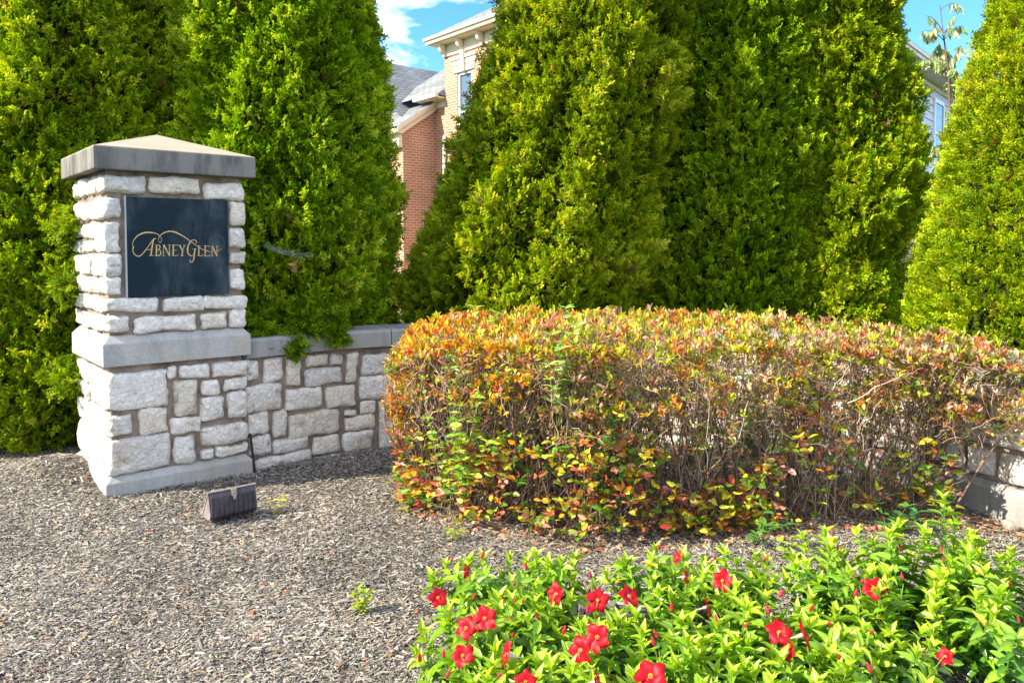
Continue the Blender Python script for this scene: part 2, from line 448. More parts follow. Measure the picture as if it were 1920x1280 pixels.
STROKES = [[(-0.2829, 1.6091, 0.00259), (-0.2868, 1.6226, 0.00115), (-0.2846, 1.6401, 0.00173), (-0.2726, 1.6627, 0.00259), (-0.2536, 1.683, 0.00346), (-0.2276, 1.6969, 0.00404), (-0.1992, 1.7033, 0.00404), (-0.1707, 1.7027, 0.00346), (-0.1421, 1.6969, 0.00231), (-0.1231, 1.6844, 0.00144), (-0.1127, 1.6692, 0.00115), (-0.1101, 1.6538, 0.00115), (-0.1166, 1.6384, 0.00115), (-0.1239, 1.6399, 0.00115), (-0.1294, 1.6563, 0.00115), (-0.1232, 1.6767, 0.00144), (-0.1059, 1.6948, 0.00231), (-0.0814, 1.7079, 0.00346), (-0.0544, 1.7124, 0.00404), (-0.0249, 1.7077, 0.00404), (0.0046, 1.6946, 0.00346), (0.0343, 1.6772, 0.00288), (0.0642, 1.655, 0.00231), (0.1044, 1.6264, 0.00173), (0.145, 1.5974, 0.00173), (0.1811, 1.5815, 0.00144), (0.2151, 1.5777, 0.00115), (0.2547, 1.5813, 0.00086), (0.2816, 1.5974, 0.00086)], [(0.2816, 1.5974, 0.00086), (0.2992, 1.627, 0.00086), (0.2976, 1.6593, 0.00086), (0.2776, 1.6807, 0.00086), (0.2485, 1.6868, 0.00086), (0.2219, 1.6774, 0.00086), (0.2032, 1.6533, 0.00086), (0.2002, 1.6294, 0.00086)], [(-0.2815, 1.6076, 0.00404), (-0.2865, 1.5901, 0.00173), (-0.2804, 1.5675, 0.00231), (-0.2654, 1.5523, 0.00288), (-0.2491, 1.5497, 0.00288), (-0.2301, 1.5622, 0.00259), (-0.2084, 1.59, 0.00231), (-0.1865, 1.6204, 0.00231), (-0.1669, 1.6509, 0.00259), (-0.1547, 1.6622, 0.00288), (-0.1427, 1.6653, 0.00144)], [(-0.1611, 1.6535, 0.00288), (-0.1664, 1.6255, 0.00375), (-0.1728, 1.5899, 0.00404), (-0.1772, 1.5543, 0.00375)], [(-0.1901, 1.5534, 0.00173), (-0.1629, 1.5532, 0.00173)], [(-0.2036, 1.591, 0.00173), (-0.1689, 1.5924, 0.00173)], [(-0.1425, 1.6215, 0.00346), (-0.1447, 1.5516, 0.00346)], [(-0.1521, 1.622, 0.00144), (-0.129, 1.6226, 0.00144)], [(-0.1534, 1.5517, 0.00144), (-0.1303, 1.551, 0.00144)], [(-0.1425, 1.6215, 0.00144), (-0.1266, 1.6205, 0.00202), (-0.1205, 1.6103, 0.00317), (-0.1247, 1.596, 0.00202), (-0.1402, 1.5909, 0.00144)], [(-0.1402, 1.5909, 0.00144), (-0.1224, 1.5878, 0.00202), (-0.1154, 1.5719, 0.00346), (-0.123, 1.555, 0.00231), (-0.1438, 1.5516, 0.00144)], [(-0.0976, 1.6206, 0.00173), (-0.1003, 1.5513, 0.00173)], [(-0.1058, 1.6216, 0.00144), (-0.0893, 1.6216, 0.00144)], [(-0.1085, 1.5509, 0.00144), (-0.0915, 1.5508, 0.00144)], [(-0.0961, 1.6206, 0.00375), (-0.0612, 1.5511, 0.00375)], [(-0.0619, 1.6207, 0.00173), (-0.0622, 1.5495, 0.00173)], [(-0.0707, 1.6217, 0.00144), (-0.0521, 1.6217, 0.00144)], [(-0.0373, 1.6207, 0.00375), (-0.0396, 1.5509, 0.00375)], [(-0.0462, 1.6218, 0.00173), (-0.0091, 1.6219, 0.00173), (-0.0078, 1.613, 0.00144)], [(-0.0379, 1.5882, 0.00173), (-0.0161, 1.5881, 0.00173)], [(-0.0474, 1.551, 0.00173), (-0.0103, 1.5513, 0.00173), (-0.0066, 1.5627, 0.00144)], [(0.0033, 1.6198, 0.00375), (0.0217, 1.5844, 0.00317)], [(0.0343, 1.6199, 0.00173), (0.0217, 1.5844, 0.00173)], [(0.0217, 1.5844, 0.00346), (0.0171, 1.5501, 0.00346)], [(-0.0056, 1.6208, 0.00144), (0.0133, 1.6209, 0.00144)], [(0.0258, 1.6209, 0.00144), (0.0424, 1.621, 0.00144)], [(0.0081, 1.5496, 0.00144), (0.0271, 1.5495, 0.00144)], [(0.1122, 1.6343, 0.00288), (0.114, 1.6475, 0.00231), (0.1023, 1.6553, 0.00231), (0.087, 1.6552, 0.00259), (0.0716, 1.642, 0.00346), (0.0595, 1.6184, 0.00404), (0.054, 1.5922, 0.00432), (0.0567, 1.5687, 0.00375), (0.0675, 1.5529, 0.00259), (0.0802, 1.5502, 0.00202), (0.093, 1.558, 0.00173), (0.101, 1.5738, 0.00202)], [(0.1039, 1.5974, 0.00346), (0.0993, 1.5685, 0.00375), (0.0952, 1.537, 0.00346), (0.0872, 1.5134, 0.00259), (0.0769, 1.5066, 0.00231), (0.0694, 1.512, 0.00259), (0.0695, 1.5204, 0.00231)], [(0.0875, 1.5948, 0.00144), (0.1116, 1.5974, 0.00173)], [(0.1288, 1.6159, 0.00346), (0.1262, 1.5499, 0.00346)], [(0.1186, 1.6169, 0.00144), (0.1392, 1.617, 0.00144)], [(0.1175, 1.5494, 0.00173), (0.1494, 1.5492, 0.00173), (0.1532, 1.5619, 0.00144)], [(0.1712, 1.616, 0.00346), (0.1691, 1.5481, 0.00346)], [(0.1619, 1.617, 0.00173), (0.1973, 1.616, 0.00173), (0.1982, 1.6075, 0.00144)], [(0.1707, 1.5842, 0.00173), (0.1905, 1.5841, 0.00173)], [(0.1608, 1.5481, 0.00173), (0.1972, 1.5468, 0.00173), (0.2016, 1.5585, 0.00144)], [(0.2183, 1.6134, 0.00173), (0.2151, 1.5467, 0.00173)], [(0.2078, 1.6145, 0.00144), (0.2267, 1.6145, 0.00144)], [(0.2067, 1.5462, 0.00144), (0.2246, 1.5461, 0.00144)], [(0.2193, 1.6134, 0.00346), (0.2489, 1.5465, 0.00346)], [(0.251, 1.6135, 0.00173), (0.2489, 1.5454, 0.00173)], [(0.2415, 1.614, 0.00144), (0.2595, 1.6135, 0.00144)]]
# ------------------------------------------------------------------ ground
rng = np.random.default_rng(7)
ARC = np.array([0.25, 3.65]); RW = 2.84
PANG = math.radians(40.172)
PF = np.array([math.cos(PANG), math.sin(PANG)]); PB = np.array([-math.sin(PANG), math.cos(PANG)])
PC = np.array([-2.524, 5.492])

def make_ground():
    m = plain_mat('lawn_earth', (0.055, 0.075, 0.02), 0.95, 0.1, nscale=0.8, namt=0.5, bscale=20, bstr=0.5)
    s = 600.0
    o = mesh_np('ground', np.array([(-s, -s, -0.06), (s, -s, -0.06), (s, s, -0.06), (-s, s, -0.06)]), np.array([(0, 1, 2, 3)]), m)
    tag(o, kind='structure')
    # mulch bed sheet
    nx, ny = 260, 200
    xs = np.linspace(-7.5, 5.5, nx); ys = np.linspace(0.2, 10.2, ny)
    X, Y = np.meshgrid(xs, ys)
    Z = np.array([bed_z(x, y) for x, y in zip(X.ravel(), Y.ravel())])
    v = np.stack([X.ravel(), Y.ravel(), Z], 1)
    i = np.arange(ny - 1)[:, None] * nx + np.arange(nx - 1)[None]
    f = np.stack([i, i + 1, i + 1 + nx, i + nx], -1).reshape(-1, 4)
    m, t, b = mat_new('mulch_base')
    tcn = t.nodes.new('ShaderNodeTexCoord')
    n = nd(t, 'ShaderNodeTexNoise', Scale=70.0, Detail=6.0, Roughness=0.7); t.links.new(tcn.outputs['Object'], n.inputs['Vector'])
    t.links.new(ramp(t, n.outputs['Fac'], [(0.35, (0.02, 0.018, 0.017)), (0.62, (0.11, 0.1, 0.088))]), b.inputs['Base Color'])
    b.inputs['Roughness'].default_value = 0.95
    bump(t, b, n.outputs['Fac'], 1.0, 0.02)
    tag(mesh_np('mulch_bed', v, f, m, smooth=True), kind='structure')

def bed_z(x, y):
    lx = (x - PC[0]) * PF[0] + (y - PC[1]) * PF[1]; ly = (x - PC[0]) * PB[0] + (y - PC[1]) * PB[1]
    heap = 0.15 * math.exp(-((lx + .62) ** 2) / .10 - ((ly - .22) ** 2) / .16)     # mulch banked up against the pillar's left side
    return heap + 0.02 * noise.noise((x * 1.3, y * 1.3, 3.3)) + 0.012 * noise.noise((x * 4, y * 4, 1.3)) - 0.01

def make_mulch():
    # wood chips: short bent slivers lying every way
    v = np.array([(-.5, 0, 0), (0, 0, .22), (.5, 0, 0), (-.5, .5, .06), (0, .5, .3), (.5, .5, .02), (-.32, 1, -.02), (0.05, 1, .16), (.36, 1, 0)], float)
    v[:, 1] -= .5
    f = np.array([(0, 1, 4, 3), (1, 2, 5, 4), (3, 4, 7, 6), (4, 5, 8, 7)])
    bag = Bag()
    N = 430000
    # denser near, region of the bed in view
    d = 1.9 + (6.6 - 1.9) * rng.random(N) ** 1.15
    x = (rng.random(N) * 1.46 - 0.76) * d
    keep = np.ones(N, bool)
    rr = np.hypot(x - ARC[0], d - ARC[1])
    keep &= ~((rr > RW + 0.02) & (x > -2.0))
    lx = (x - PC[0]) * PF[0] + (d - PC[1]) * PF[1]; ly = (x - PC[0]) * PB[0] + (d - PC[1]) * PB[1]
    keep &= ~((abs(lx) < .46) & (abs(ly) < .46))
    keep &= ~((x < -2.7) & (d > 6.4))
    x = x[keep]; d = d[keep]; N = len(x)
    clump = np.array([noise.noise((a * 2.3, b * 2.3, 5.0)) for a, b in zip(x, d)])
    z = np.array([bed_z(a, b) for a, b in zip(x, d)]) + rng.random(N) * 0.014 + 0.002 + 0.004 * clump
    az = rng.normal(0.35, 0.85, N)
    tilt = rng.normal(0, 0.28, N)
    Yv = np.stack([np.cos(az) * np.cos(tilt), np.sin(az) * np.cos(tilt), np.sin(tilt)], 1)
    Zh = norm(np.stack([rng.normal(0, .45, N), rng.normal(0, .45, N), np.ones(N)], 1))
    ln = rng.lognormal(math.log(0.0130), 0.5, N).clip(0.006, 0.06)
    wd = (ln * rng.uniform(0.16, 0.36, N)).clip(0.0025, 0.010)
    clump2 = np.array([noise.noise((a * .9, b * .9, 15.0)) for a, b in zip(x, d)])
    k = rng.random(N) + 0.2 * clump + .16 * clump2
    grey = np.interp(k, [-.2, 0.15, 0.45, 0.75, 0.95, 1.2], [0.05, 0.12, 0.23, 0.315, 0.38, 0.45])
    tint = grey[:, None] * np.array([1.0, 0.88, 0.70]) * (1 + rng.normal(0, .05, (N, 3)))
    cool = rng.random(N) < .25
    tint[cool] = grey[cool, None] * np.array([0.98, 0.93, 0.86])
    brn = rng.random(N) < .012
    tint[brn] = np.array([0.36, 0.19, 0.08]) * (0.5 + rng.random((brn.sum(), 1)))
    X, Y, Z = frames(Yv, Zh)
    vv, ff = scatter(v, f, np.stack([x, d, z], 1), X, Y, Z, wd, ln, wd * 1.1)
    o = mesh_np('mulch', vv, ff, M['chips'], None, np.repeat(tint.clip(0.01, .8), len(v), 0))
    tag(o, 'weathered grey shredded bark mulch covering the bed', kind='stuff')

make_ground()
make_mulch()

# ------------------------------------------------------------------ stones
_PAR = np.array([-1, -.95, -.84, -.62, -.31, 0, .31, .62, .84, .95, 1.0])
def _cube_grid():
    n = len(_PAR); v = []; f = []
    idx = {}
    def vid(p):
        k = tuple(round(c, 4) for c in p)
        if k not in idx:
            idx[k] = len(v); v.append(p)
        return idx[k]
    for ax in range(3):
        for sgn in (-1, 1):
            for i in range(n - 1):
                for j in range(n - 1):
                    q = []
                    for (a, b) in ((i, j), (i + 1, j), (i + 1, j + 1), (i, j + 1)):
                        p = [0, 0, 0]; p[ax] = sgn; p[(ax + 1) % 3] = _PAR[a]; p[(ax + 2) % 3] = _PAR[b]
                        q.append(vid(tuple(p)))
                    f.append(q if sgn > 0 else q[::-1])
    return np.array(v, float), np.array(f, int)
CUBE = _cube_grid()

def stone_tint(r):
    k = r.random()
    if k < .68: c = np.array([0.92, 0.865, 0.775])
    elif k < .86: c = np.array([0.90, 0.82, 0.68])
    else: c = np.array([0.78, 0.745, 0.68])
    return c * (0.9 + 0.12 * r.random())

def stone(x0, x1, z0, z1, y0, y1, seed, rough=0.011):
    """rough-faced block between the given bounds, front at y0"""
    cv, cf = CUBE
    h = np.array([(x1 - x0) / 2 - .0065, (y1 - y0) / 2, (z1 - z0) / 2 - .006])
    c = np.array([(x0 + x1) / 2, (y0 + y1) / 2, (z0 + z1) / 2])
    p = cv * h
    r = min(0.021, 0.35 * min(h[0], h[2]), h[1] * .9)
    inner = np.clip(p, -(h - r), h - r)
    d = norm(p - inner)
    q = inner + d * r
    res = np.empty_like(q)
    for i, a in enumerate(q):
        s = Vector((a[0] + c[0], a[1] + c[1], a[2] + c[2])) + Vector((seed * 1.7, seed * .9, seed * .37))
        w = noise.noise_vector(s * 8.0) * 0.013 + noise.noise_vector(s * 26.0) * 0.006
        fac = d[i]
        g = (.5 - abs(noise.noise(s * 13.0))) * rough * 1.3 + noise.noise(s * 5.0) * rough * 1.4 + noise.noise(s * 34.0) * rough * .5
        res[i] = a + np.array(w) * np.array([1, .4, 1]) + fac * g
    # a little pillowing of the front
    k = (1 - (cv[:, 0] ** 4)) * (1 - (cv[:, 2] ** 4)) * (cv[:, 1] < -.5)
    res[:, 1] -= k * 0.007
    return res + c, cf

def guillotine(r, x0, x1, z0, z1, out, gap=0.02, maxw=0.36, maxh=0.2):
    w, h = x1 - x0, z1 - z0
    if (w <= maxw and h <= maxh and r.random() < .75) or (w < .17 and h < .2) or (h < .12 and w < .3):
        out.append((x0 + gap / 2, x1 - gap / 2, z0 + gap / 2, z1 - gap / 2)); return
    if (w / maxw > h / maxh and w > .2) or h < .13:
        c = x0 + w * r.uniform(.36, .64)
        guillotine(r, x0, c, z0, z1, out, gap, maxw, maxh); guillotine(r, c, x1, z0, z1, out, gap, maxw, maxh)
    else:
        c = z0 + h * r.uniform(.36, .64)
        guillotine(r, x0, x1, z0, c, out, gap, maxw, maxh); guillotine(r, x0, x1, c, z1, out, gap, maxw, maxh)

# ------------------------------------------------------------------ pillar
def chamfer_slab(mb, h, z0, z1, z2, h2):
    """square course: vertical to z1 then chamfered in to half width h2 at z2"""
    rings = [(h, z0), (h, z1), (h2, z2)]
    v = []
    for hh, z in rings:
        v += [(-hh, -hh, z), (hh, -hh, z), (hh, hh, z), (-hh, hh, z)]
    f = []
    for k in range(2):
        for i in range(4):
            f.append((4 * k + i, 4 * k + (i + 1) % 4, 4 * k + 4 + (i + 1) % 4, 4 * k + 4 + i))
    f += [(3, 2, 1, 0), (8, 9, 10, 11)]
    mb.add(v, f)

def make_pillar():
    P = thing('stone_pillar', 'tall square pillar of rough white stone with a dark name plaque and pyramid cap', 'pillar', (PC[0], PC[1], 0), PANG)
    r = random.Random(5)
    hs = 0.455     # stone face
    core = MB(); core.box(-.425, .425, -.425, .425, 0.05, .86); core.box(-.425, .425, -.425, .425, 1.0, 2.11)
    core.build('mortar', M['mortar'], P)
    b1 = MB(); chamfer_slab(b1, .475, -.1, .095, .135, .435)
    b1.build('plinth', M['concrete'], P, bevel=.006)
    b2 = MB(); chamfer_slab(b2, .475, .845, .99, 1.04, .432)
    b2.build('belt_course', M['concrete'], P, bevel=.006)
    bag = Bag()
    blocks = []
    for k, (a, b, z0, z1) in enumerate(LOW + UPP):
        left = a < -.43; right = b > .405
        x0 = -hs if left else a; x1 = hs if right else b
        z0 = max(z0, .14 if z1 < .9 else 1.04)
        yb = -hs + .13
        if left: yb = -hs + r.choice([.2, .27, .34, .42])
        if right: yb = -hs + r.choice([.2, .3, .4])
        blocks.append((x0, x1, z0, z1, -hs, yb, 'front'))
    # side faces: fill the rest of each course behind the corner stones
    for side in (-1, 1):
        cs = sorted([b for b in blocks if (b[0] < -.44 if side < 0 else b[1] > .44)], key=lambda b: b[2])
        for (x0, x1, z0, z1, ya, yb, _) in cs:
            y = yb + .02
            while y < hs - .05:
                e = min(hs, y + r.uniform(.16, .34))
                if hs - e < .12: e = hs
                zc = []
                if z1 - z0 > .17 and r.random() < .6:
                    m = z0 + (z1 - z0) * r.uniform(.4, .6); zc = [(z0, m - .008), (m + .008, z1)]
                else: zc = [(z0, z1)]
                for (p, q) in zc:
                    blocks.append(((-hs, -hs + .13) if side < 0 else (hs - .13, hs)) + (p, q, y, e, 'side'))
                y = e + .02
    for k, (x0, x1, z0, z1, ya, yb, kind) in enumerate(blocks):
        v, f = stone(x0, x1, z0, z1, ya, yb, k + 1, 0.011)
        bag.add(v, f, stone_tint(r))
    bag.build('stonework', M['stone'], P, smooth=True)
    # cap: square slab with a shallow pyramid on it
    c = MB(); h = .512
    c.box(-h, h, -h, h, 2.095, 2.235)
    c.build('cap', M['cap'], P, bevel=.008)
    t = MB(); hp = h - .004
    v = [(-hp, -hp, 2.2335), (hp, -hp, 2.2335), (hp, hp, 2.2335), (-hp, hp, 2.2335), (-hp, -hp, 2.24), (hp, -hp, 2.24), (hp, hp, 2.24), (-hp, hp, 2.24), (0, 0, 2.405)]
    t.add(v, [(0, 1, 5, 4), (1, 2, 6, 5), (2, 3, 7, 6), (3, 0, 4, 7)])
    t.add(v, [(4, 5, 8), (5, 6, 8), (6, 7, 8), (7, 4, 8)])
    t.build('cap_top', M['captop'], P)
    # plaque
    m, tt, b = mat_new('slate_plaque')
    tcn = tt.nodes.new('ShaderNodeTexCoord')
    mp_ = tt.nodes.new('ShaderNodeMapping'); mp_.inputs['Scale'].default_value = (9, 9, 2.2); tt.links.new(tcn.outputs['Object'], mp_.inputs['Vector'])
    n1 = nd(tt, 'ShaderNodeTexNoise', Scale=1.0, Detail=7.0, Roughness=0.7, Distortion=.4); tt.links.new(mp_.outputs[0], n1.inputs['Vector'])
    n2 = nd(tt, 'ShaderNodeTexNoise', Scale=2.8, Detail=3.0); tt.links.new(tcn.outputs['Object'], n2.inputs['Vector'])
    stain = mixc(tt, 1.0, ramp(tt, n1.outputs['Fac'], [(0.42, 0.0), (0.75, 1.0)]), ramp(tt, n2.outputs['Fac'], [(0.45, 0.0), (0.6, 1.0)]), 'MULTIPLY')
    tt.links.new(mixc(tt, stain, (0.006, 0.017, 0.026), (0.075, 0.10, 0.115)), b.inputs['Base Color'])
    b.inputs['Roughness'].default_value = .5; b.inputs['Specular IOR Level'].default_value = .12
    q = MB(); q.box(-.318, .330, -.463, -.40, 1.285, 1.932)
    pl = q.build('plaque', m, P, bevel=.004)
    pl['label'] = 'weathered dark slate plaque with gilded lettering'
    s = MB(); s.box(-.329, -.3195, -.459, -.40, 1.28, 1.937); s.build('plaque_edging', plain_mat('lead_edging', (.36, .38, .38), .6), P)
    gold = plain_mat('worn_gilding', (0.48, 0.33, 0.13), 0.45, 0.5, nscale=60, namt=.35)
    faint = plain_mat('faded_gilding', (0.075, 0.085, 0.085), 0.6, 0.3)
    g = MB(); g2 = MB()
    for k, st in enumerate(STROKES):
        pts = np.array([(a, b_) for a, b_, _ in st]); wd = np.array([w for _, _, w in st])
        if len(pts) > 3:   # smooth curves
            tpar = np.arange(len(pts)); tf_ = np.linspace(0, len(pts) - 1, (len(pts) - 1) * 5 + 1)
            def cr_(a):
                e = np.concatenate([[2 * a[0] - a[1]], a, [2 * a[-1] - a[-2]]])
                i = np.minimum(tf_.astype(int), len(a) - 2); u = tf_ - i
                p0, p1, p2, p3 = e[i], e[i + 1], e[i + 2], e[i + 3]
                return .5 * (2 * p1 + (p2 - p0) * u + (2 * p0 - 5 * p1 + 4 * p2 - p3) * u ** 2 + (3 * p1 - p0 - 3 * p2 + p3) * u ** 3)
            wd = np.interp(tf_, tpar, wd); pts = np.stack([cr_(pts[:, 0]), cr_(pts[:, 1])], 1)
        wd = np.maximum(wd * 1.1, .0013)
        T = norm(np.gradient(pts, axis=0)); Nn = np.stack([-T[:, 1], T[:, 0]], 1)
        A = pts + Nn * wd[:, None]; B_ = pts - Nn * wd[:, None]
        y = -.4636 - 0.00012 * (k % 9)
        n = len(pts)
        v = [(p[0], y - .0009, p[1]) for p in A] + [(p[0], y - .0009, p[1]) for p in B_] + [(p[0], y + .0022, p[1]) for p in A] + [(p[0], y + .0022, p[1]) for p in B_]
        f = []
        for i in range(n - 1):
            f += [(i, n + i, n + i + 1, i + 1), (i, i + 1, 2 * n + i + 1, 2 * n + i), (n + i + 1, n + i, 3 * n + i, 3 * n + i + 1)]
        (g2 if k == 1 else g).add(v, f)
    g.build('lettering', gold, pl)
    g2.build('flourish', faint, pl)
    return P
make_pillar()

# ------------------------------------------------------------------ curved wall
def arc_pts(s, rad, z):
    th = s / RW
    return np.stack([ARC[0] + rad * np.sin(th), ARC[1] + rad * np.cos(th), z], -1)

def bend(v):
    """(s, depth, z) -> world; depth measured outward from the wall face"""
    return arc_pts(v[:, 0], RW + v[:, 1], v[:, 2])

def sweep(mb, prof, s0, s1, n):
    """profile [(depth,z)...] closed, swept along the arc"""
    ss = np.linspace(s0, s1, n); k = len(prof)
    pr = np.array(prof)
    v = np.vstack([bend(np.column_stack([np.full(k, s), pr[:, 0], pr[:, 1]])) for s in ss])
    f = []
    for i in range(n - 1):
        for j in range(k):
            f.append((i * k + j, i * k + (j + 1) % k, (i + 1) * k + (j + 1) % k, (i + 1) * k + j))
    mb.add(v, f)
    for base, rev in ((0, False), ((n - 1) * k, True)):
        c = v[base:base + k].mean(0)
        ring = v[base:base + k]
        ff = [(j, (j + 1) % k, k) if not rev else ((j + 1) % k, j, k) for j in range(k)]
        mb.add(np.vstack([ring, c[None]]), ff)

def make_wall():
    Wl = thing('stone_wall', 'low curved wall of rough white stone with grey coping behind the hedge', 'wall', (0, 0, 0))
    S0, S1 = -2.48, 4.9
    mb = MB(); sweep(mb, [(0, -.08), (.33, -.08), (.33, .815), (0, .815)], S0, S1, 80)
    mb.build('mortar', M['mortar'], Wl)
    r = random.Random(11); bag = Bag(); lst = [tuple(w) for w in WALL]
    lst.append((-1.93, -1.44, -.05, -.012 + .005))
    lst = [w for w in lst if w[3] - w[2] > .03]
    lst.append((-1.225, -1.10, .60, .77)); lst.append((-1.19, -.93, .40, .585))
    cells = []
    s = -1.17
    while s < S1:
        e = min(S1, s + r.uniform(.42, .62))
        zt = .79
        if s < -.95: guillotine(r, s, e, -.03, .385, cells)
        else: guillotine(r, s, e, -.03 if s < 1.6 else .2, zt, cells)
        s = e
    cells += []
    guillotine(r, -.92, -.70, .39, .79, cells) if False else None
    for k, (a, b, z0, z1) in enumerate(lst + cells):
        v, f = stone(a, b, z0, min(z1, .80), -.026, .10, 300 + k, .009 if a < .5 else .006)
        bag.add(bend(v), f, stone_tint(r))
    bag.build('stonework', M['stone'], Wl, smooth=True)
    s = S0; k = 0
    joints = [-2.48, -1.285, -.05, 1.2, 2.45, 3.7, 4.9]
    for a, b in zip(joints[:-1], joints[1:]):
        c = MB(); g = .004
        sweep(c, [(-.05, .815), (.38, .815), (.38, .93), (.36, .95), (-.03, .95), (-.05, .93)], a + g, b - g, 14)
        c.build('coping_stone', M['coping'], Wl)
    j = MB(); sweep(j, [(-.035, .82), (.36, .82), (.36, .938), (-.035, .938)], S0 + .05, S1 - .05, 60)
    j.build('coping_joint', M['mortar'], Wl)
    p = MB(); sweep(p, [(.1, -.08), (.1, .195), (-.028, .195), (-.062, .155), (-.062, -.08)], 1.6, S1, 40)
    p.build('plinth', M['coping'], Wl)  # darker coping concrete puts the hedge's shade into the plinth colour
make_wall()
# ------------------------------------------------------------------ arborvitae
def spray_templates():
    r = np.random.default_rng(3); out_ = []
    for k in range(6):
        v = []; f = []
        def kite(a, d, ln, w, z):
            a = np.array(a); d = d / np.linalg.norm(d); n = np.array([-d[1], d[0]])
            b = len(v)
            p0 = a; p1 = a + d * ln * .55 + n * w; p2 = a + d * ln; p3 = a + d * ln * .55 - n * w
            zz = [z, z + r.normal(0, .03), z + r.normal(0, .05), z + r.normal(0, .03)]
            for p, q in zip((p0, p1, p2, p3), zz): v.append((p[0], p[1], q))
            f.append((b, b + 1, b + 2, b + 3))
        bend_ = r.normal(0, .12)
        stem = lambda t: np.array([bend_ * t * t, t])
        kite((0, 0), np.array([bend_ * .3, 1.0]), .6, .022, 0)
        kite(stem(.5), np.array([bend_ * 1.4, 1.0]), .5, .05, 0)
        for i, t in enumerate(np.linspace(.12, .86, 8)):
            sd = 1 if i % 2 else -1
            an = sd * r.uniform(.5, .85)
            d = np.array([math.sin(an), math.cos(an)])
            L = (.5 - .36 * t) * r.uniform(.8, 1.15)
            z = r.normal(0, .05)
            kite(stem(t), d, L, .05, z)
            if L > .24:
                for u, s2 in ((.35, -sd), (.55, sd)):
                    a2 = an + s2 * r.uniform(.45, .8)
                    kite(stem(t) + d * L * u, np.array([math.sin(a2), math.cos(a2)]), L * .55, .042, z + r.normal(0, .04))
        out_.append((np.array(v), np.array(f)))
    return out_
SPRAYS = spray_templates()

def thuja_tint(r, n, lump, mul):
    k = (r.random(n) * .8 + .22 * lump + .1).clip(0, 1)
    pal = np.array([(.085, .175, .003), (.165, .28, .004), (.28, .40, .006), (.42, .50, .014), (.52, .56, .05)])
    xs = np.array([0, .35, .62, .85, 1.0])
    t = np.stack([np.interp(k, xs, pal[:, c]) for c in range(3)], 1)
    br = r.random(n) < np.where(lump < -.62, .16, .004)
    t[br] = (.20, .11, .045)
    return t * np.array(mul)

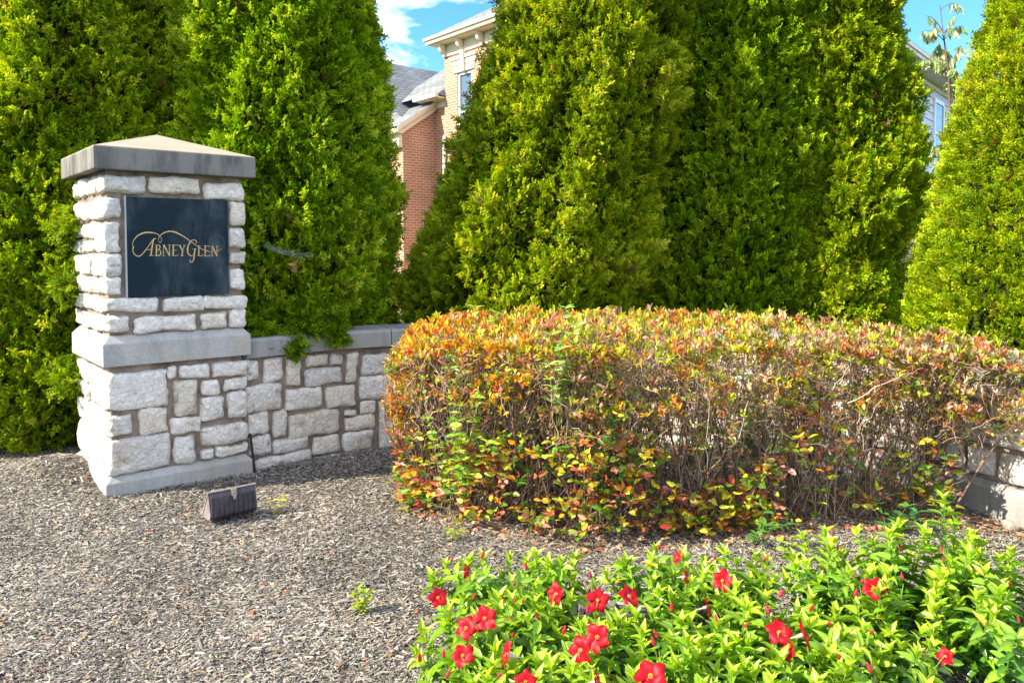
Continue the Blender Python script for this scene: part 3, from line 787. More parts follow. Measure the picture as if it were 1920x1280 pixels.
def arborvitae(label, prof, seed, n, mul=(1, 1, 1), size=.124, zvis=4.9, lumpy=1.0, extra=None, clip_wall=False, name='arborvitae', gaps=0.0):
    """prof rows: z, cx, cy, r"""
    r = np.random.default_rng(seed)
    pr = np.array(prof, float)
    base = (pr[0, 1], pr[0, 2])
    T = thing(name, label, 'tree', (base[0], base[1], 0), 0, 'evergreens behind the wall')
    zs_ = np.linspace(pr[0, 0], pr[-1, 0], 400)
    C = lambda z: np.stack([np.interp(z, pr[:, 0], pr[:, 1]), np.interp(z, pr[:, 0], pr[:, 2])], -1)
    R = lambda z: np.maximum(.03, np.interp(z, pr[:, 0], pr[:, 3]) - .07)
    bag = Bag()
    def layer(n, zlo, zhi, size, facing):
        w = R(zs_) + .1; w = w * ((zs_ >= zlo) & (zs_ <= zhi)); cdf = np.cumsum(w) / w.sum()
        z = np.interp(r.random(n * 2), cdf, zs_)
        th = r.random(n * 2) * 2 * math.pi
        d = np.stack([np.cos(th), np.sin(th)], 1)
        c = C(z)
        tocam = norm(-c)
        cosv = (d * tocam).sum(1)
        keep = r.random(n * 2) < np.where(cosv > -.35, 1.0, facing)
        z, th, d, c = z[keep][:n], th[keep][:n], d[keep][:n], c[keep][:n]
        m = len(z)
        rad = R(z)
        lump = np.empty(m); fine = np.empty(m)
        for i in range(m):
            x = d[i, 0] * rad[i]; y = d[i, 1] * rad[i]
            q = noise.noise((x * 3.1 + seed, y * 3.1, z[i] * 1.5 + seed * .7))
            q2 = noise.noise((x * 7.3 + seed, y * 7.3, z[i] * 4.6))
            lump[i] = q + .62 * q2
            fine[i] = q2
        off = lump * .15 * lumpy
        depth = r.random(m) ** 1.6 * .2
        rr = rad + off - depth
        if gaps:
            kp = ~((lump < -.42 - .25 * (1 - gaps)) & (depth < .1))
        else: kp = np.ones(m, bool)
        pos = np.column_stack([c + d * rr[:, None], z])
        n3 = np.column_stack([d, np.zeros(m)])
        up = np.array([0, 0, 1.0])
        tang = np.cross(up, n3)
        Yd = norm(n3 * r.uniform(.3, 1.0, (m, 1)) + up * r.uniform(.1, 1.15, (m, 1)) + tang * r.normal(0, .55, (m, 1)))
        Zh = norm(tang * r.normal(0, 1, (m, 1)) + n3 * r.normal(0, .55, (m, 1)) + up * r.normal(0, .45, (m, 1)))
        s = size * r.uniform(.6, 1.25, m)
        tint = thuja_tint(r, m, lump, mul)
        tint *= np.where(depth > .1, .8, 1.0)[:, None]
        if clip_wall:
            rw = np.hypot(pos[:, 0] - ARC[0], pos[:, 1] - ARC[1])
            kp &= ~((pos[:, 2] < .99) & (rw < RW + .42))
            lx = (pos[:, 0] - PC[0]) * PF[0] + (pos[:, 1] - PC[1]) * PF[1]; ly = (pos[:, 0] - PC[0]) * PB[0] + (pos[:, 1] - PC[1]) * PB[1]
            kp &= ~((abs(lx) < .5) & (abs(ly) < .5) & (pos[:, 2] < 2.12))
        which = r.integers(0, len(SPRAYS), m)
        for k in range(len(SPRAYS)):
            q = (which == k) & kp
            if q.any():
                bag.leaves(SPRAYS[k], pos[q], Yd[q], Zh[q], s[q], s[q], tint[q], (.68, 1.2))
    layer(n, pr[0, 0], min(zvis, pr[-1, 0]), size, .3)
    if pr[-1, 0] > zvis:
        layer(max(600, n // 12), zvis - .1, pr[-1, 0], size * 2.1, .6)
    if extra:
        for (p0, p1, rad, cnt) in extra:
            p0 = np.array(p0); p1 = np.array(p1)
            t = r.random(cnt)
            pos = p0 + (p1 - p0) * t[:, None] + r.normal(0, rad, (cnt, 3)) * (1.1 - .6 * t[:, None])
            Yd = norm((p1 - p0) / np.linalg.norm(p1 - p0) * .7 + r.normal(0, .5, (cnt, 3)))
            s = size * r.uniform(.6, 1.1, cnt)
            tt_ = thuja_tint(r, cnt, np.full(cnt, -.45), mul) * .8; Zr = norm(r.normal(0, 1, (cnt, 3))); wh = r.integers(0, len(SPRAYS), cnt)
            for k in range(len(SPRAYS)):
                q = wh == k
                bag.leaves(SPRAYS[k], pos[q], Yd[q], Zr[q], s[q], s[q], tt_[q], (.68, 1.2))
    loc = np.array([base[0], base[1], 0])
    v = np.vstack(bag.v) - loc
    mesh_np('foliage', v, np.vstack(bag.f), M['thuja'], T, np.vstack(bag.t))
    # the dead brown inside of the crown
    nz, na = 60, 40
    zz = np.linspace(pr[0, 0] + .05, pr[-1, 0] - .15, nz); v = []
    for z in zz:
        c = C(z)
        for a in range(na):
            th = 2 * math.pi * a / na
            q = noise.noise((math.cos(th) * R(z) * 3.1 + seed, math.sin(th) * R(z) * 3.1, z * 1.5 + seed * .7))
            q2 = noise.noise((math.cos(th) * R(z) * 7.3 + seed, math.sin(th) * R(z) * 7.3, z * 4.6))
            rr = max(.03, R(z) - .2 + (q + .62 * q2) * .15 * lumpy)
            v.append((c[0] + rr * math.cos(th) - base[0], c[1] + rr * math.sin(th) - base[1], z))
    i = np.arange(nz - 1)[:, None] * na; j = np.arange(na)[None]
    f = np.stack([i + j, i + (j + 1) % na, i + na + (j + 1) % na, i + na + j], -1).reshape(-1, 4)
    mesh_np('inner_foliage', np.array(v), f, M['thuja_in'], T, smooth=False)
    tr = MB(); h = pr[-1, 0] * .9
    tr.tube([(0, 0, -.1), (0, 0, .3), (*(C(h * .4) - base), h * .4), (*(C(h) - base), h)], [.12, .1, .07, .015], 8)
    tr.build('trunk', M['bark'], T, smooth=True)
    return T

def make_trees():
    arborvitae('broad bright arborvitae left of and behind the stone pillar, reaching the ground',
        [(0, -3.95, 6.85, .95), (.5, -3.93, 6.82, 1.04), (1.2, -3.92, 6.8, 1.1), (2.4, -3.87, 6.8, 1.12), (3.8, -3.82, 6.8, .98), (5.4, -3.85, 6.85, .78), (7.0, -3.8, 6.9, .1)], 1, 27000, (1.0, 1.0, 1), clip_wall=True,
        extra=[((-3.55, 6.15, 1.85), (-3.13, 5.42, 1.72), .08, 420), ((-3.5, 6.1, 1.4), (-3.13, 5.42, 1.32), .08, 380), ((-3.5, 6.1, .75), (-3.2, 5.5, .62), .09, 380)])
    arborvitae('tall green arborvitae right behind the pillar, its lower sprays hanging over the wall coping',
        [(0, -1.95, 7.0, .8), (.9, -1.98, 6.97, .90), (1.2, -1.99, 6.95, .92), (1.9, -2.01, 6.95, .93), (2.9, -2.05, 6.95, .90), (3.85, -2.07, 6.95, .84), (5.2, -2.05, 6.95, .68), (6.8, -2.05, 6.95, .08)], 2, 26000, (.93, 1.02, 1), clip_wall=True,
        extra=[((-1.75, 6.15, 1.15), (-1.62, 5.72, .88), .05, 420), ((-2.0, 6.1, 1.15), (-1.85, 5.68, .93), .07, 420), ((-1.45, 6.2, 1.1), (-1.35, 5.90, .93), .05, 260), ((-1.7, 6.1, 1.1), (-1.5, 5.85, 1.0), .07, 260)])
    arborvitae('wide olive green arborvitae in the middle, right of the brick house',
        [(0, .02, 7.3, 1.08), (.9, .05, 7.3, 1.13), (1.3, .12, 7.3, 1.14), (1.68, .25, 7.3, 1.10), (2.72, .58, 7.3, 1.03), (4.0, .83, 7.3, .95), (5.5, .95, 7.3, .75), (7.2, 1.0, 7.3, .08)], 3, 28000, (1.06, .98, 1.1), clip_wall=True, lumpy=1.35, gaps=.6)
    arborvitae('dark shaded arborvitae standing between the olive one and the half-lit one',
        [(0, 2.12, 7.65, .9), (1.5, 2.14, 7.64, .97), (3, 2.18, 7.63, .97), (4.3, 2.21, 7.63, .94), (5.6, 2.21, 7.63, .75), (7.4, 2.21, 7.63, .08)], 4, 22000, (.9, 1.0, .9))
    arborvitae('arborvitae with its right half sunlit and left half in shade',
        [(0, 3.1, 7.25, .48), (.9, 3.1, 7.25, .55), (1.5, 3.06, 7.25, .56), (1.95, 3.13, 7.25, .65), (2.65, 3.13, 7.25, .615), (3.87, 3.05, 7.25, .51), (5.2, 3.04, 7.25, .38), (6.6, 3.04, 7.25, .06)], 5, 20000, (1.03, 1.0, 1), lumpy=1.2)
    arborvitae('brightest yellow green arborvitae, sunlit all over, with smooth sloping flank',
        [(0, 3.95, 5.75, .95), (1.1, 4.0, 5.75, .98), (1.66, 4.06, 5.75, .93), (2.26, 4.14, 5.75, .85), (3.46, 4.27, 5.75, .68), (4.6, 4.32, 5.75, .45), (5.6, 4.35, 5.75, .05)], 6, 25000, (1.18, 1.08, 1), size=.10, lumpy=.75)
    arborvitae('small dark evergreen seen deep in the gap before the pale siding',
        [(0, 6.3, 11.0, .5), (1.5, 6.3, 11.0, .52), (2.3, 6.3, 11.0, .4), (3.0, 6.3, 11.0, .05)], 7, 4000, (.45, .5, .6), size=.14)
make_trees()

# ------------------------------------------------------------------ hedge
L_HEDGE = leaf_tpl([0, .3, .62, .88, 1], [.08, .85, 1.0, .5, .05], .5, .12)
L_ROUND = leaf_tpl([0, .25, .55, .85, 1], [.1, .95, 1.0, .62, .08], .3, .25)
FX, FY = [-.75, -.39, .33, .7, 1.6, 2.3, 2.75, 2.97], [4.8, 4.42, 4.08, 4.12, 4.27, 4.40, 4.32, 4.15]
BX, BY = [-.75, -.3, 0, 1, 2, 2.75, 2.97], [5.35, 5.6, 5.7, 5.75, 5.55, 4.95, 4.5]
def hF(x): return np.interp(x, FX, FY)
def hB(x): return np.interp(x, BX, BY)
def hTop(x, y):
    """clipped top of the hedge"""
    f = (y - hF(x)).clip(0, 10)
    t = 1.115 - .10 * np.clip((x - 1.6) / 1.3, 0, 1) - .10 * np.clip(1 - f / .35, 0, 1) ** 2
    return t - .16 * np.clip(1 - (x + .75) / .42, 0, 1) ** 2

def pal_mix(r, n, cols, wts):
    c = np.array(cols)[r.choice(len(cols), n, p=np.array(wts) / sum(wts))]
    return (c * r.uniform(.7, 1.25, (n, 1)) * (1 + r.normal(0, .06, (n, 3)))).clip(.005, .85)

ORANGE = (.62, .23, .02); YEL = (.68, .46, .03); YGREEN = (.42, .46, .035); OLIVE = (.20, .22, .025); RUST = (.42, .13, .045); RED = (.50, .075, .05); PINK = (.60, .24, .18); BROWN = (.34, .20, .10); TAN = (.56, .39, .22); GREEN = (.11, .25, .02)

def make_hedge():
    r = np.random.default_rng(21)
    H = thing('hedge', 'long clipped hedge turning orange and red, with bare twigs and the wall showing through', 'hedge', (0, 0, 0))
    def rnd_xy(n, fb=None):
        x = r.uniform(-.72, 2.93, n)
        u = r.random(n) if fb is None else fb(n)
        return x, hF(x) + u * (hB(x) - hF(x)), u
    # stems and twigs
    polys = []; P = []; R_ = []; tints = []
    ns = 400
    x, y, u = rnd_xy(ns)
    x = np.where(x > 1.1, 1.1 + (x - 1.1) * .88, x); x = x[(x < 1.15) | (r.random(ns) < .5)]; ns = len(x); y = hF(x) + r.random(ns) * (hB(x) - hF(x))
    x = .93 * x + .04; cy = (hF(x) + hB(x)) / 2; y = cy + (y - cy) * .78
    top = []
    K = 6
    for i in range(ns):
        h = .5 + .25 * r.random()
        lx = r.normal(0, .12) + (-.12 if x[i] < -.4 else 0) + (.25 if x[i] > 2.1 else 0)
        ly = r.normal(0, .06) + (y[i] - cy[i]) * .22
        t = np.linspace(0, 1, K)
        pts = np.stack([x[i] + lx * t + np.cumsum(r.normal(0, .009, K)), y[i] + ly * t + np.cumsum(r.normal(0, .009, K)), -.02 + (h + .02) * t], 1)
        P.append(pts); R_.append(np.linspace(.0055, .0032, K) * r.uniform(.6, 1.35))
        for b in range(r.integers(4, 8)):
            k = r.integers(2, K); s = pts[k]
            e = s + np.array([r.normal(0, .11), r.normal(0, .10), r.uniform(.15, .5)])
            zt = hTop(np.array(e[0]), np.array(e[1])) - .02
            e[2] = min(e[2], zt)
            q = s + (e - s) * t[:, None]; q[1:-1] += r.normal(0, .011, (K - 2, 3))
            P.append(q); R_.append(np.linspace(.0034, .0017, K) * r.uniform(.7, 1.2)); top.append(e)
    top = np.array(top)
    # fine twigs from the branch ends up to the clipped top
    nt_ = 4600
    src = top[r.integers(0, len(top), nt_)]
    for s in src:
        e = s + np.array([r.normal(0, .07), r.normal(0, .07), r.uniform(.06, .28)])
        e[2] = min(e[2], float(hTop(np.array(e[0]), np.array(e[1]))) - r.random() * .02)
        t = np.linspace(0, 1, K)
        q = s + (e - s) * t[:, None]; q[1:-1] += r.normal(0, .007, (K - 2, 3))
        P.append(q); R_.append(np.linspace(.0018, .0011, K))
    # tangled cross twigs
    nx_ = 2600
    x0, y0, _ = rnd_xy(nx_, lambda n: .02 + .6 * r.random(n)); z0 = r.uniform(.45, 1.02, nx_)
    for a, b, c in zip(x0, y0, z0):
        t = np.linspace(0, 1, K)[:, None]; d = norm(r.normal(0, 1, (1, 3)) + np.array([[0, 0, .5]]))[0] * r.uniform(.06, .26)
        q = np.array([a, b, c]) + d * t; q[1:-1] += r.normal(0, .008, (K - 2, 3)); q[:, 2] = np.minimum(q[:, 2], hTop(q[:, 0], q[:, 1]))
        P.append(q); R_.append(np.linspace(.0019, .0011, K))
    # low arching shoots at the front
    nl = 700
    x0, y0, _ = rnd_xy(nl, lambda n: .02 + .3 * r.random(n)); kk = x0 < 2.45; x0, y0 = x0[kk], y0[kk]
    for a, b in zip(x0, y0):
        t = np.linspace(0, 1, K); dx = r.normal(0, .16); dy = -r.uniform(-.02, .14); hz = r.uniform(.1, .5)
        P.append(np.stack([a + dx * t, b + .1 + dy * t, hz * (t * 1.5 - .5 * t * t)], 1)); R_.append(np.linspace(.0026, .0012, K))
    P = np.array(P); R_ = np.array(R_)
    X_ = P[:, :, 0]; X_ = np.where(X_ < -.70, -.70 - .09 * np.tanh((-.70 - X_) / .12), X_); P[:, :, 0] = np.where(X_ > 2.9, 2.9 + .1 * np.tanh((X_ - 2.9) / .15), X_)
    v, f = tubes_same(P, R_, 4)
    thick = R_.max(1) > .0038
    base = pal_mix(r, len(P), [(.22, .15, .10), (.34, .25, .18), (.46, .36, .27), (.12, .085, .055)], [3, 4, 3, 2.5])
    base[thick] *= .5
    mesh_np('twigs', v, f, M['twig'], H, np.repeat(base, P.shape[1] * 4, 0), smooth=True)
    # leaves
    bag = Bag()
    def rosettes(x, y, z, k, ln, wd, cols, spread=.5, up=1.0, tpl=L_HEDGE):
        n = len(x); m = n * k
        pos = np.repeat(np.column_stack([x, y, z]), k, 0) + r.normal(0, .008, (m, 3))
        Yd = norm(np.column_stack([r.normal(0, spread, m), r.normal(0, spread, m), np.full(m, up) + r.normal(0, .25, m)]))
        Zh = norm(r.normal(0, 1, (m, 3)))
        # blades turn their face up and outwards from the shoot
        Zh = norm(-np.column_stack([Yd[:, 0], Yd[:, 1], -np.abs(Yd[:, 2]) * .35]) + r.normal(0, .35, (m, 3)))
        c = np.repeat(cols, k, 0) * r.uniform(.75, 1.25, (m, 1))
        bag.leaves(tpl, pos, Yd, Zh, r.uniform(.7, 1.25, m) * ln, r.uniform(.8, 1.2, m) * wd, c.clip(.005, .85))
    def zone_cols(x, z, n):
        left = np.clip(1.15 - (x + .75) / 1.0, 0, 1); right = np.clip((x - 1.2) / .9, 0, 1)
        a = pal_mix(r, n, [ORANGE, YEL, YGREEN, RUST, RED], [5, 6, 2, 1.2, .6])
        b = pal_mix(r, n, [ORANGE, YEL, YGREEN, OLIVE, RUST, TAN, PINK, BROWN], [1.3, 2.8, 6, 2.4, 1.3, 2.8, .7, 1.2])
        c = pal_mix(r, n, [RUST, YGREEN, OLIVE, PINK, TAN, ORANGE, BROWN], [2.2, 4, 3.4, 1.2, 3.2, .5, 2.4])
        q = r.random(n)
        o = b.copy(); o[q < left] = a[q < left]; o[q > 1 - right * .9] = c[q > 1 - right * .9]
        return o
    # top layer
    n = 2450
    x, y, u = rnd_xy(n); z = hTop(x, y) - r.random(n) ** 2 * .10
    kk = r.random(n) < np.where(x > 1.5, .6, 1); x, y, z, n = x[kk], y[kk], z[kk], int(kk.sum())
    z += .05 * np.array([noise.noise((a * 5, b * 5, 1)) + .5 * noise.noise((a * 14, b * 14, 1)) for a, b in zip(x, y)])
    rosettes(x, y, z, 6, .038, .0135, zone_cols(x, z, n), .46)
    # stray shoots standing out of the clipped top
    n = 170
    x, y, u = rnd_xy(n); z = hTop(x, y) + r.uniform(0, .035, n)
    rosettes(x, y, z, 7, .05, .016, zone_cols(x, z, n), .4)
    # upper front face
    n = 2300
    x = r.uniform(-.74, 2.93, n); dz = r.random(n) ** 1.5 * .34
    y = hF(x) - .01 + .07 * r.random(n) + .05 * (dz < .1); dz *= 1 + .45 * np.array([noise.noise((a * 1.7, 2, 9)) for a in x]); z = hTop(x, y) - dz - .01
    pat = np.array([noise.noise((a * 3.5, b * 4, 7)) for a, b in zip(x, z)])
    k = r.random(n) < np.clip(1.0 - dz * 2.2 + pat * 1.8, .05, 1); x, y, z = x[k], y[k], z[k]
    rosettes(x, y, z, 5, .038, .0145, zone_cols(x, z, len(x)), .6, .8)
    # left end
    n = 700
    u = r.random(n); z = r.uniform(.28, 1.0, n)
    x = -.78 + .1 * r.random(n) + .22 * np.clip((z - .75) / .3, 0, 1) ** 2; y = hF(x) + u * (hB(x) - hF(x))
    k = r.random(n) < np.clip((z - .05) / .75, .15, 1); x, y, z = x[k], y[k], z[k]
    rosettes(x, y, z, 5, .038, .015, pal_mix(r, len(x), [ORANGE, YEL, YGREEN, RUST, RED], [5, 6, 2, 1, 1]), .6, .7)
    # leaves along the twigs of the middle
    def on_twigs(n, zlo, zhi):
        i = r.integers(0, len(P), n * 3); t = r.uniform(1.5, K - 1.001, n * 3); a = t.astype(int)
        q = P[i, a] + (P[i, a + 1] - P[i, a]) * (t - a)[:, None]
        q = q[(q[:, 2] > zlo) & (q[:, 2] < zhi)][:n]
        return q[:, 0], q[:, 1], q[:, 2]
    n = 6500
    x, y, z = on_twigs(n, .12, .98); u = np.zeros(len(x))
    pat = np.array([noise.noise((a * 2.2, b * 2.2, c * 2.6)) for a, b, c in zip(x, y, z)])
    k = r.random(n) < np.clip(.5 + pat * 1.9 - .14 * (x > 1.3), .04, 1); x, y, z, u = x[k], y[k], z[k], u[k]
    rosettes(x, y, z, 2, .038, .018, pal_mix(r, len(x), [RUST, OLIVE, GREEN, YGREEN, BROWN, PINK, TAN], [2.5, 3, 2.2, 2.4, 1.5, .8, .7]), .9, .5)
    # small faded leaves clinging all through the twigs of the front
    x, y, z = on_twigs(15000, .3, 1.04); kk = (y - hF(x)) < .5; x, y, z = x[kk], y[kk], z[kk]; n = len(x)
    pat = np.array([noise.noise((a * 4.2, b * 4.2, c * 4.6)) for a, b, c in zip(x, y, z)])
    k = r.random(n) < np.clip(.6 + pat * 1.6 - .14 * (x > 1.3), .05, 1); x, y, z = x[k], y[k], z[k]
    rosettes(x, y, z, 2, .027, .011, pal_mix(r, len(x), [OLIVE, TAN, BROWN, YGREEN, RUST, ORANGE, YEL], [3, 3, 2.4, 3, 2, 1.2, 1.2]), .8, .6)
    # bigger leaves low on the front
    n = 1500
    x = -.72 + 3.3 * r.random(n) ** 1.25; z = (.04 + .5 * r.random(n) ** .95) * (1 + .7 * np.array([noise.noise((a * 1.3, 6, 2)) for a in x])); y = hF(x) - .05 + .22 * r.random(n)
    pat = np.array([noise.noise((a * 2.6, 4, c * 3)) for a, c in zip(x, z)])
    k = r.random(n) < np.clip(.78 + pat * 1.2 - .35 * (x > 1.5), .1, 1); x, y, z = x[k], y[k], z[k]
    rosettes(x, y, z, 3, .048, .026, pal_mix(r, len(x), [PINK, RED, RUST, YGREEN, YEL, GREEN, OLIVE, ORANGE], [1.7, .9, 1.8, 3.6, 1.0, 2.4, 2.4, .6]), 1.0, .35, L_ROUND)
    bag.build('foliage', M['hedge_leaf'], H)
    # dead leaves lying under the hedge
    n = 1500
    x, y, u = rnd_xy(n, lambda n: -.06 + .5 * r.random(n) ** 1.3)
    pos = np.column_stack([x, y, np.array([bed_z(a, b) for a, b in zip(x, y)]) + .016])
    az = r.random(n) * 6.28
    m_ = 110        # a few blown out over the open mulch
    dd = 2.6 + 3.2 * r.random(m_); xx = (r.random(m_) * .68 - .64) * dd
    pos = np.vstack([pos, np.column_stack([xx, dd, np.array([bed_z(a, b) for a, b in zip(xx, dd)]) + .018])]); az = np.concatenate([az, r.random(m_) * 6.28]); n += m_
    b2 = Bag()
    b2.leaves(L_ROUND, pos, np.column_stack([np.cos(az), np.sin(az), r.normal(0, .2, n)]), norm(np.column_stack([r.normal(0, .4, n), r.normal(0, .4, n), np.ones(n)])), r.uniform(.02, .045, n), r.uniform(.012, .024, n), pal_mix(r, n, [TAN, BROWN, RUST], [3, 4, 2]))
    o = b2.build('fallen_leaves', M['hedge_leaf'])
    tag(o, 'dry brown leaves fallen on the mulch under the hedge', kind='stuff')
make_hedge()
# ------------------------------------------------------------------ red flowering bed
def ray_at(px, py, d):
    """a point of the place measured on the photo's 1920 x 1280 grid at depth d"""
    p = math.radians(2.4); a = (px - 960) / 1440.0; b = (526 - py) / 1440.0
    q = np.array([a, math.cos(p) + b * math.sin(p), -math.sin(p) + b * math.cos(p)])
    return q * (d / q[1]) + np.array([0, 0, 1.6])

L_MAND = leaf_tpl([0, .12, .32, .55, .78, 1], [.06, .55, .98, 1.0, .6, .03], .55, .22)
L_MAND2 = leaf_tpl([0, .12, .32, .55, .78, 1], [.06, .5, .95, 1.0, .62, .03], .85, .42, .03)
LIME = (.36, .50, .025); MID = (.19, .36, .022); DARK = (.065, .18, .016)

def flower_mesh(seed):
    r = np.random.default_rng(seed); v = []; f = []
    nr, nw = 6, 5
    for p in range(5):
        a0 = p * 2 * math.pi / 5 + r.normal(0, .06); ln = r.uniform(.9, 1.08); curl = r.uniform(.1, .45)
        b = len(v)
        for i in range(nr):
            t = i / (nr - 1)
            rad = .12 + .88 * ln * t
            hw = (.09 + .36 * math.sin(min(1, t * 1.2) * math.pi * .55)) * (1 - .55 * max(0, t - .7) / .3)
            for j in range(nw):
                s = -1 + 2 * j / (nw - 1)
                sk = .34 * t * t                    # pinwheel twist of each petal
                rr = rad - .13 * t * abs(s) ** 2 + (.10 if j == 1 else 0) * t * t
                x = rr * math.cos(a0 + sk) - hw * s * math.sin(a0 + sk)
                y = rr * math.sin(a0 + sk) + hw * s * math.cos(a0 + sk)
                z = .16 * (1 - t) ** 2 * -1.6 + .10 * t - curl * t * t * .9 + .10 * s * t + .07 * math.sin(s * 3.5 + p * 1.7) * t
                v.append((x, y, z))
        for i in range(nr - 1):
            for j in range(nw - 1):
                k = b + i * nw + j
                f.append((k, k + 1, k + nw + 1, k + nw))
    me = bpy.data.meshes.new('flower'); me.from_pydata(v, [], f)
    me.polygons.foreach_set('use_smooth', np.ones(len(f), bool)); me.update()
    return me

def lathe_mesh(name, prof, sides=10):
    v = []; f = []
    for r_, z in prof:
        for j in range(sides):
            a = 2 * math.pi * j / sides; v.append((r_ * math.cos(a), r_ * math.sin(a), z))
    for i in range(len(prof) - 1):
        for j in range(sides):
            f.append((i * sides + j, i * sides + (j + 1) % sides, (i + 1) * sides + (j + 1) % sides, (i + 1) * sides + j))
    me = bpy.data.meshes.new(name); me.from_pydata(v, [], f)
    me.polygons.foreach_set('use_smooth', np.ones(len(f), bool)); me.update()
    return me

def petal_mat(name, c1, c2, rough=.5):
    m, t, b = mat_new(name)
    tcn = t.nodes.new('ShaderNodeTexCoord')
    n = nd(t, 'ShaderNodeTexNoise', Scale=2.2, Detail=4.0); t.links.new(tcn.outputs['Object'], n.inputs['Vector'])
    c = ramp(t, n.outputs['Fac'], [(0.35, c1), (0.7, c2)])
    t.links.new(c, b.inputs['Base Color']); b.inputs['Roughness'].default_value = rough
    b.inputs['Specular IOR Level'].default_value = .25
    tr = t.nodes.new('ShaderNodeBsdfTranslucent'); t.links.new(c, tr.inputs['Color'])
    ms = t.nodes.new('ShaderNodeMixShader'); ms.inputs['Fac'].default_value = .3
    t.links.new(b.outputs[0], ms.inputs[1]); t.links.new(tr.outputs[0], ms.inputs[2])
    t.links.new(ms.outputs[0], t.nodes['Material Output'].inputs['Surface'])
    return m

